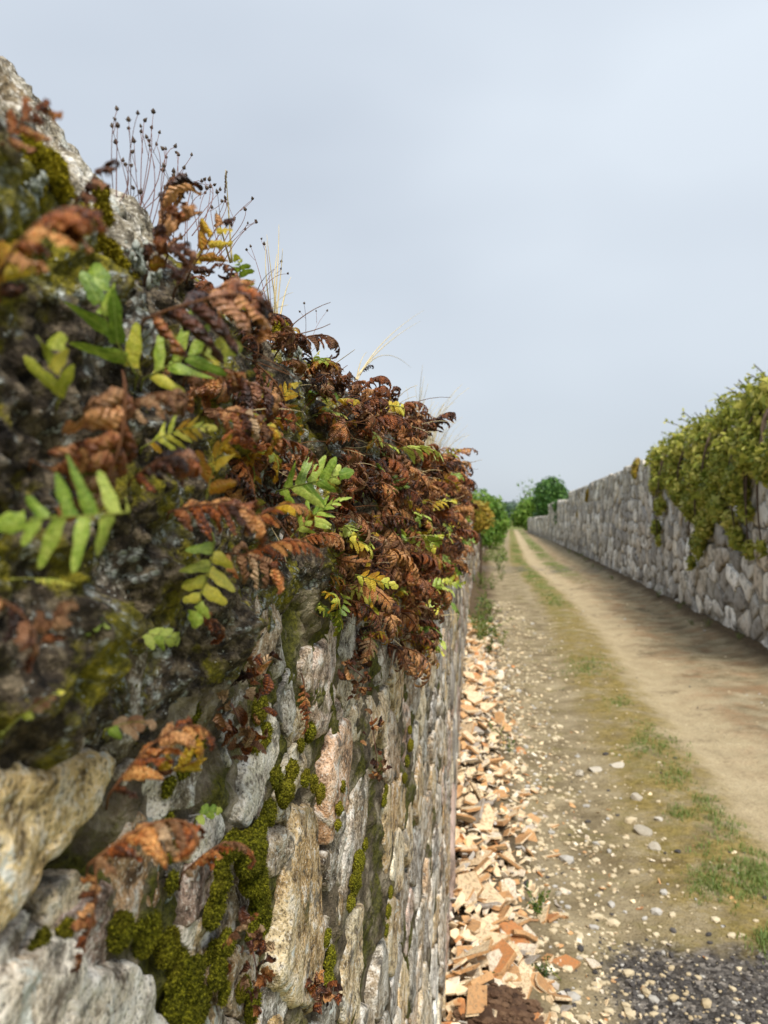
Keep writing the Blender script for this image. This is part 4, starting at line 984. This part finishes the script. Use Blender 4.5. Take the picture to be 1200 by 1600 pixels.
def scatter(name, n, fn, mats, probs, label, seed):
    rs = np.random.RandomState(seed); mb = MB()
    for i in range(n):
        x, y, s = fn(rs); V, F = PB[rs.randint(8)]; a = rs.uniform(0, 6.3); c, q = math.cos(a), math.sin(a)
        P = V*s; P = np.c_[P[:, 0]*c-P[:, 1]*q, P[:, 0]*q+P[:, 1]*c, P[:, 2]] + np.array([x, y, float(gz(x, y))+s*.2]); mb.add(P, F, int(rs.choice(len(mats), p=probs)))
    obj(name, mb.mesh(name, mats, False), None, label=label, category='gravel', kind='stuff')
def f_peb(rs):
    y = 2.2*(14/2.2)**rs.rand(); x = float(wx(y))+.3+abs(rs.normal(0, .33)); return x, y, rs.gamma(2, .0036)*np.interp(y, [2, 12], [.9, 1.7])+.002
def f_lane(rs):
    y = 2.2*(25/2.2)**rs.rand(); return rs.uniform(.1, 2.6), y, rs.gamma(1.6, .0028)*np.interp(y, [2, 12], [.8, 1.6])+.0015
def f_dark(rs):
    while True:
        x, y = rs.uniform(.2, 2.2), rs.uniform(1.9, 3.0)
        if y < 2.78 + .12*math.sin(x*7)+rs.normal(0, .07) and x > .32+rs.normal(0, .07): return x, y, rs.gamma(2.2, .0017)+.0014
scatter('pebbles', 2400, f_peb, [M['gpale'], M['gwhite'], M['gdark']], [.84, .12, .04], 'pale pebbles strewn between tile heap and bare track', 31)
scatter('track_gravel', 700, f_lane, [M['gpale'], M['gwhite'], M['gdark']], [.6, .15, .25], 'scattered small stones on the dirt track', 32)
scatter('charcoal_gravel', 7500, f_dark, [M['gdark'], M['gpale'], M['gwhite']], [.8, .12, .08], 'dark charcoal gravel patch across the track', 33)
p = onground(776, 1585, .14); V, F = ICO[5]; V2 = V*np.array([.10, .11, .05]); V2 = V2 + V*(.012*fbm(V, 4, 4, 2, .6))[:, None]
sh_ = empty('soil_heap', (p.x, p.y, .13), label='heap of dark crumbly soil on the broken tiles', category='soil')
obj('mound', mesh('mound', V2, F, M['soil']), sh_)
rs = np.random.RandomState(4); mb = MB()
for i in range(420):
    a, q = rs.uniform(0, 6.3), rs.rand()**.6*.13; V, F = PB[rs.randint(8)]; k = rs.gamma(2, .0035)+.002
    mb.add(V*k*rs.uniform(.7, 1.3, 3)+np.array([q*math.cos(a), q*math.sin(a)*1.1, .05*(1-(q/.13)**2)+rs.normal(0, .004)]), F)
obj('crumbs', mb.mesh('crumbs', M['soil'], False), sh_, kind='stuff')

# ------------------------------------------------------------------ weeds, grass strip
M['weed'] = m_leaf('weed_leaf', [S(52, 82, 30), S(86, 116, 44), S(124, 146, 66)], .5, .3)
M['lawn'] = m_leaf('grass_blade', [S(66, 100, 38), S(102, 134, 54), S(150, 156, 84)], .6, .3)
WL = []
for k in range(3):
    V, F, UV = frond_geo(seed=600+k, L=.05, pairs=2, width=.03, curl=.3, pcurl=.5, cup=.25, crumple=.05, fill=.5)[0][1]; WL.append((V-V[0], F, UV))
def weed(x, y, h, n, seed, label, group):
    rs = np.random.RandomState(seed); root = empty('weed', (x, y, float(gz(x, y))), label=label, category='weed', group=group)
    st = MB(); lf = MB()
    for i in range(n):
        t = Vector((rs.normal(0, .35)*h, rs.normal(0, .35)*h, h*rs.uniform(.5, 1))); pts = bez((rs.normal(0, .02), rs.normal(0, .02), -.01), t*.5+Vector((0, 0, .1*h)), t, 6)
        v, f = tube(pts, .002, 4); st.add([tuple(q) for q in v], f)
        for k in range(14):
            p = pts[rs.randint(1, 6)]; V, F, UV = WL[rs.randint(3)]; rm = np.array(Euler((rs.normal(0, .5), rs.normal(-.2, .5), rs.uniform(0, 6.3))).to_matrix()); s = rs.uniform(.5, 1.3)*(h/.18)**.6
            lf.add((V*s) @ rm.T + np.array(p)+rs.normal(0, .008, 3), F, 0, UV)
    obj('stems', st.mesh('stems', M['stemg']), root); obj('foliage', lf.mesh('foliage', M['weed']), root)
for i, (u, v, h, n) in enumerate([(800, 1165, .13, 4), (776, 1150, .10, 4), (842, 1405, .10, 6), (850, 1500, .06, 4), (764, 1592, .07, 4)]):
    p = onground(u, v, .06)
    weed(p.x, p.y, h, n, 40+i, ['spindly green weed growing through pale tile chips', 'low green weed tuft among far tile shards', 'leafy green weed between tile heap and pebbles', 'tiny green weed beside dark soil and gravel', 'small bright seedling on the dark soil heap'][i], None)
rs = np.random.RandomState(5)
for i in range(26):
    y = rs.uniform(8.3, 30) if i > 8 else rs.uniform(8, 13); x = float(wx(y)) + rs.uniform(.12, .55)*np.interp(y, [8, 30], [.8, 1.6])
    weed(x, y, rs.uniform(.18, .45), 7, 60+i, 'green weed clump growing along the foot of the fern wall', 'weeds along the fern wall foot')
for i in range(22):
    y = rs.uniform(8, 34); x = RX - rs.uniform(.1, .35); weed(x, y, rs.uniform(.06, .16), 4, 120+i, 'low weed clump at the foot of the tall pale wall', 'weeds along the pale wall foot')
gv_, gf, guv = [], [], []; ng = 0
def tuft(x, y, s, rs):
    global ng
    z = float(gz(x, y))
    for k in range(5):
        a = rs.uniform(0, 6.3); l = s*rs.uniform(.5, 1.2); d = np.array([math.cos(a), math.sin(a), 0])*l*rs.uniform(.2, .8); sd = np.array([-math.sin(a), math.cos(a), 0])*l*.05
        p = np.array([x, y, z-.003])+rs.normal(0, s*.3, 3)*np.array([1, 1, 0])
        gv_.extend([p-sd, p+sd, p+d*.5+sd*.7+np.array([0, 0, l*.6]), p+d*.5-sd*.7+np.array([0, 0, l*.6]), p+d+np.array([0, 0, l*.75])])
        gf.extend([(ng, ng+1, ng+2, ng+3), (ng+3, ng+2, ng+4)]); guv.extend([(0, 0), (0, 1), (.5, 1), (.5, 0), (1, .5)]); ng += 5
PATCH = [(915, 1040, 34, 16, 420), (968, 1097, 18, 8, 90), (1020, 1165, 40, 16, 240), (1052, 1208, 22, 20, 160), (1100, 1245, 14, 10, 50), (1062, 1272, 22, 10, 80), (1120, 1275, 26, 18, 90), (1105, 1385, 26, 22, 150), (1165, 1375, 50, 34, 420), (1195, 1350, 30, 30, 160), (1100, 1330, 22, 14, 40), (1195, 1475, 20, 20, 80), (1140, 1300, 24, 16, 60), (1010, 1140, 20, 12, 50)]
for (u, v, a, b, n) in PATCH:
    for i in range(n):
        q = onground(u+rs.normal(0, .62)*a, v+rs.normal(0, .62)*b, .02)
        if q.z < 1 and q.y < 60: tuft(q.x, q.y, rs.uniform(.016, .038), rs)
for i in range(2600):
    y = rs.uniform(13, 46); sh = .55*np.interp(y, [12, 28], [0, 1]); c = .84 if rs.rand() < .5 or y < 18 else 1.85
    if math.sin(y*.9+c*3)+rs.normal(0, .5) < -.1: continue
    tuft(c-sh+rs.normal(0, .13), y, rs.uniform(.03, .07), rs)
for i in range(1200):
    y = rs.uniform(26, 70); tuft(float(wx(y))+rs.uniform(.1, .9), y, rs.uniform(.06, .16), rs)
obj('grass', mesh('grass', np.array(gv_), gf, M['lawn'], True, guv), None, label='short green grass growing along the middle of the track', category='grass', kind='stuff')

# ------------------------------------------------------------------ climber on the right wall, bushes, trees, distance
def m_foliage(name, cols, trans=.3):
    n = NT(name, .5, .3); k = n.noise(3, 4, .6); f = n.n('ShaderNodeNewGeometry').outputs['Random Per Island']
    q = n.math('ADD', n.math('MULTIPLY', k, .6), n.math('MULTIPLY', f, .4)); c = n.ramp(q, [(.25+.5*i/(len(cols)-1), x) for i, x in enumerate(cols)])
    n.done(c); tr = n.n('ShaderNodeBsdfTranslucent'); n.L(c, tr.inputs[0]); ms = n.n('ShaderNodeMixShader'); ms.inputs[0].default_value = trans
    n.L(n.b.outputs[0], ms.inputs[1]); n.L(tr.outputs[0], ms.inputs[2]); n.L(ms.outputs[0], n.out.inputs[0]); return n.m
M['ivy'] = m_foliage('climber_leaf', [S(96, 110, 38), S(158, 162, 62), S(208, 198, 106)])
M['bushd'] = m_foliage('bush_dark_leaf', [S(44, 74, 34), S(72, 112, 48), S(108, 142, 70)])
M['bushl'] = m_foliage('bush_light_leaf', [S(66, 100, 34), S(106, 142, 52), S(146, 168, 80)])
M['bushy'] = m_foliage('bush_yellow_leaf', [S(130, 108, 36), S(176, 146, 56), S(150, 156, 70)])
M['bark'] = m_plain('bark', [S(62, 50, 40), S(104, 88, 72)], 20, .95, .01)
def leaves(lumps, n, size, rs, base, shell=.55):
    w = np.array([l[3]**2 for l in lumps]); w /= w.sum(); k = rs.choice(len(lumps), n, p=w)
    L_ = np.array([l[:3] for l in lumps])[k]; Rr = np.array([[l[3]]*3 if len(l) < 5 else [l[3]*l[4], l[3], l[3]] for l in lumps])[k]
    d = rs.normal(0, 1, (n, 3)); d /= np.linalg.norm(d, axis=1)[:, None]; r = (shell+(1.08-shell)*rs.rand(n, 1)**.7)
    r *= (1+.22*fbm(d*1.0+L_, 2.3, 3, 4))[:, None]
    P = L_ + d*r*Rr - np.array(base)
    nn = d+rs.normal(0, .6, (n, 3)); nn /= np.linalg.norm(nn, axis=1)[:, None]; a = np.cross(nn, rs.normal(0, 1, (n, 3))); a /= np.linalg.norm(a, axis=1)[:, None]; b = np.cross(nn, a)
    s = size*np.clip(rs.lognormal(-.1, .45, (n, 1)), .3, 2.2)
    V = np.stack([P-a*s, P-b*s*.5-nn*s*.08, P+a*s, P+b*s*.5-nn*s*.08], 1).reshape(-1, 3); i = np.arange(n)*4
    return V, np.stack([i, i+1, i+2, i+3], -1)
rs = np.random.RandomState(90)
def rlump(u, v, r, off=.12, fl=.55):
    p = onplane(u, v, RX-off); d = (p-CAM).dot(ray(600, 800).normalized()); return (p.x, p.y, p.z, (1.1 if v < 760 else .92)*r*d/1200, fl)
CL = [rlump(*q) for q in [(1190, 650, 46, -.1, .9), (1150, 665, 42, -.1, .9), (1110, 690, 38, -.05, .9), (1070, 705, 32, -.05, .9), (1035, 720, 24, 0, .9), (1225, 630, 50, -.2, .9), (1260, 640, 55), (1230, 690, 46), (1170, 700, 40), (1130, 725, 38), (1090, 735, 34), (1050, 745, 26), (1025, 755, 18),
      (1110, 765, 36), (1150, 755, 34), (1080, 790, 28), (1100, 820, 26), (1090, 850, 22), (1080, 878, 12), (1120, 795, 26), (1030, 790, 16), (1025, 825, 14), (1028, 845, 8), (1165, 800, 20), (1150, 840, 20), (1170, 860, 16), (1190, 855, 14), (1140, 815, 20), (1200, 720, 30), (1060, 770, 22)]]
base = (RX-.05, 11, 2.6)
cl = empty('climber', base, label='leafy yellow-green climber spilling over the tall pale wall', category='climber')
V, F = leaves(CL, 32000, .036, rs, base, .3)
mbv = mesh('foliage', V, F, M['ivy'], False); obj('foliage', mbv, cl, kind='stuff')
mb = MB()
for l in CL[::1]:
    e = Vector(l[:3])-Vector(base); s = Vector((.02, e.y+rs.normal(0, .2), .05)); v, f = tube(bez(s, (s+e)/2+Vector((-.15, 0, .1)), e, 7), [.02-.002*k for k in range(7)], 5); obj('stem', mesh('stem', [tuple(q) for q in v], f, M['bark']), cl)
# shoots poking above
mb = MB()
for i in range(40):
    l = CL[rs.randint(0, 6)]; a = Vector(l[:3])-Vector(base); t = a+Vector((rs.normal(-.1, .2), rs.normal(0, .3), l[3]*rs.uniform(.85, 1.15))); v, f = tube(bez(a, (a+t)/2+Vector((.05, .05, .05)), t, 6), .006, 4); mb.add([tuple(q) for q in v], f)
    for k in range(9):
        p = np.array(a.lerp(t, .5+.06*k)); d = rs.normal(0, 1, 3); d /= np.linalg.norm(d); e = np.cross(d, rs.normal(0, 1, 3)); e /= np.linalg.norm(e)
        mb.add([p, p+d*.04+e*.02, p+d*.08, p+d*.04-e*.02], [(0, 1, 2, 3)], 1)
obj('shoots', mb.mesh('shoots', [M['bark'], M['ivy']], False), cl, kind='stuff')
for i, (u, v, r, m, lab) in enumerate([(995, 728, 11, 'bushy', 'ochre moss hummock on the pale wall crest beside the climber'), (920, 770, 8, 'bushy', 'ochre moss tuft hanging on the pale wall crest'), (905, 800, 5, 'bushy', 'small ochre tuft on the pale wall face')]):
    l = rlump(u, v, r, 0.0, .6); l2 = rlump(u-3, v+r, r*.8, .05, .5); b = l[:3]; V, F = leaves([l, l2], 1500, .03, rs, b, .2); t = empty('wall_tuft', b, label=lab, category='plant'); obj('foliage', mesh('foliage', V, F, M[m], False), t, kind='stuff')
def bush(name, cat, lab, x, y, h, w, m, n, size, zb=0.0, group=None):
    t = empty(name, (x, y, 0), label=lab, category=cat, group=group); rs_ = np.random.RandomState(int(abs(x*91+y*13))); lumps = []
    for i in range(14):
        a = rs_.uniform(0, 6.3); q = rs_.uniform(.0, .55)*w; lumps.append((x+math.cos(a)*q, y+math.sin(a)*q, zb+(h-zb)*rs_.uniform(.12, .8), w*rs_.uniform(.3, .5)))
    lumps.append((x, y, h-w*.42, w*.45)); V, F = leaves(lumps, n, size, rs_, (x, y, 0), .4); obj('crown', mesh('crown', V, F, M[m], False), t, kind='stuff')
    tr = MB(); v, f = tube([(0, 0, -.1), (.05*w, 0, h*.3), (0, .05, h*.7)], [.06*w, .05*w, .02*w], 7); tr.add([tuple(q) for q in v], f)
    for l in lumps[:5]:
        v, f = tube(bez((0, 0, h*.3), (0, 0, h*.45), np.array(l[:3])-np.array((x, y, 0)), 5), [.03*w, .025*w, .02*w, .012*w, .006*w], 5); tr.add([tuple(q) for q in v], f)
    obj('trunk', tr.mesh('trunk', M['bark']), t)
def far(u, Y):
    d = ray(u, 808); return d.x/d.y*Y
bush('round_tree', 'tree', 'dark green rounded tree behind the end of the pale wall', far(858, 70), 70, 4.9, 2.3, 'bushd', 8000, .15, .6)
bush('round_tree', 'tree', 'lighter green low tree beside the dark rounded one', far(823, 86), 86, 3.7, 1.9, 'bushl', 5000, .15, .2)
bush('bush', 'bush', 'dark shrub growing in the gap of the pale wall', far(882, 43), 43.5, 2.9, .75, 'bushd', 3000, .08, .4)
bush('bush', 'bush', 'bright green bush overhanging the far end of the fern wall', far(757, 27)-.15, 27, 2.45, .95, 'bushl', 5000, .07, .3)
bush('bush', 'bush', 'green bush behind the overhanging bright one', far(772, 36)-.2, 36, 2.35, 1.05, 'bushl', 4000, .08, .2)
bush('bush', 'bush', 'small green bush at the very end of the fern wall', far(782, 46), 46, 1.95, .9, 'bushl', 3000, .08, .1)
bush('bush', 'bush', 'ochre-green bush capping the receding fern wall', far(750, 17), 17, 1.83, .42, 'bushy', 3000, .04, 1.2)
bush('bare_tree', 'tree', 'thin pale leafless-looking tree far behind the rounded trees', far(828, 120), 120, 7.5, 3.2, 'bushl', 350, .16, 2.5)
tl = MB()
hl = [(-40+i*4+rs.normal(0, 1), 330+rs.uniform(-10, 30), rs.uniform(2, 4.5), rs.uniform(3, 6)) for i in range(60)]
V, F = leaves(hl, 26000, .7, rs, (0, 330, 0), .3)
M['farhaze'] = m_foliage('far_wood_haze_leaf', [S(60, 82, 66), S(84, 106, 88), S(104, 122, 100)], .2)  # distance haze put into the leaf colour as muted blue-green; no air volume
obj('distant_wood', mesh('distant_wood', V, F, M['farhaze'], False), None, (0, 330, 0), label='wood tinted bluish for haze along the horizon at the lane end', category='wood', kind='stuff')
print('left stones', nl, 'right', nrr, 'objects', len(bpy.data.objects))
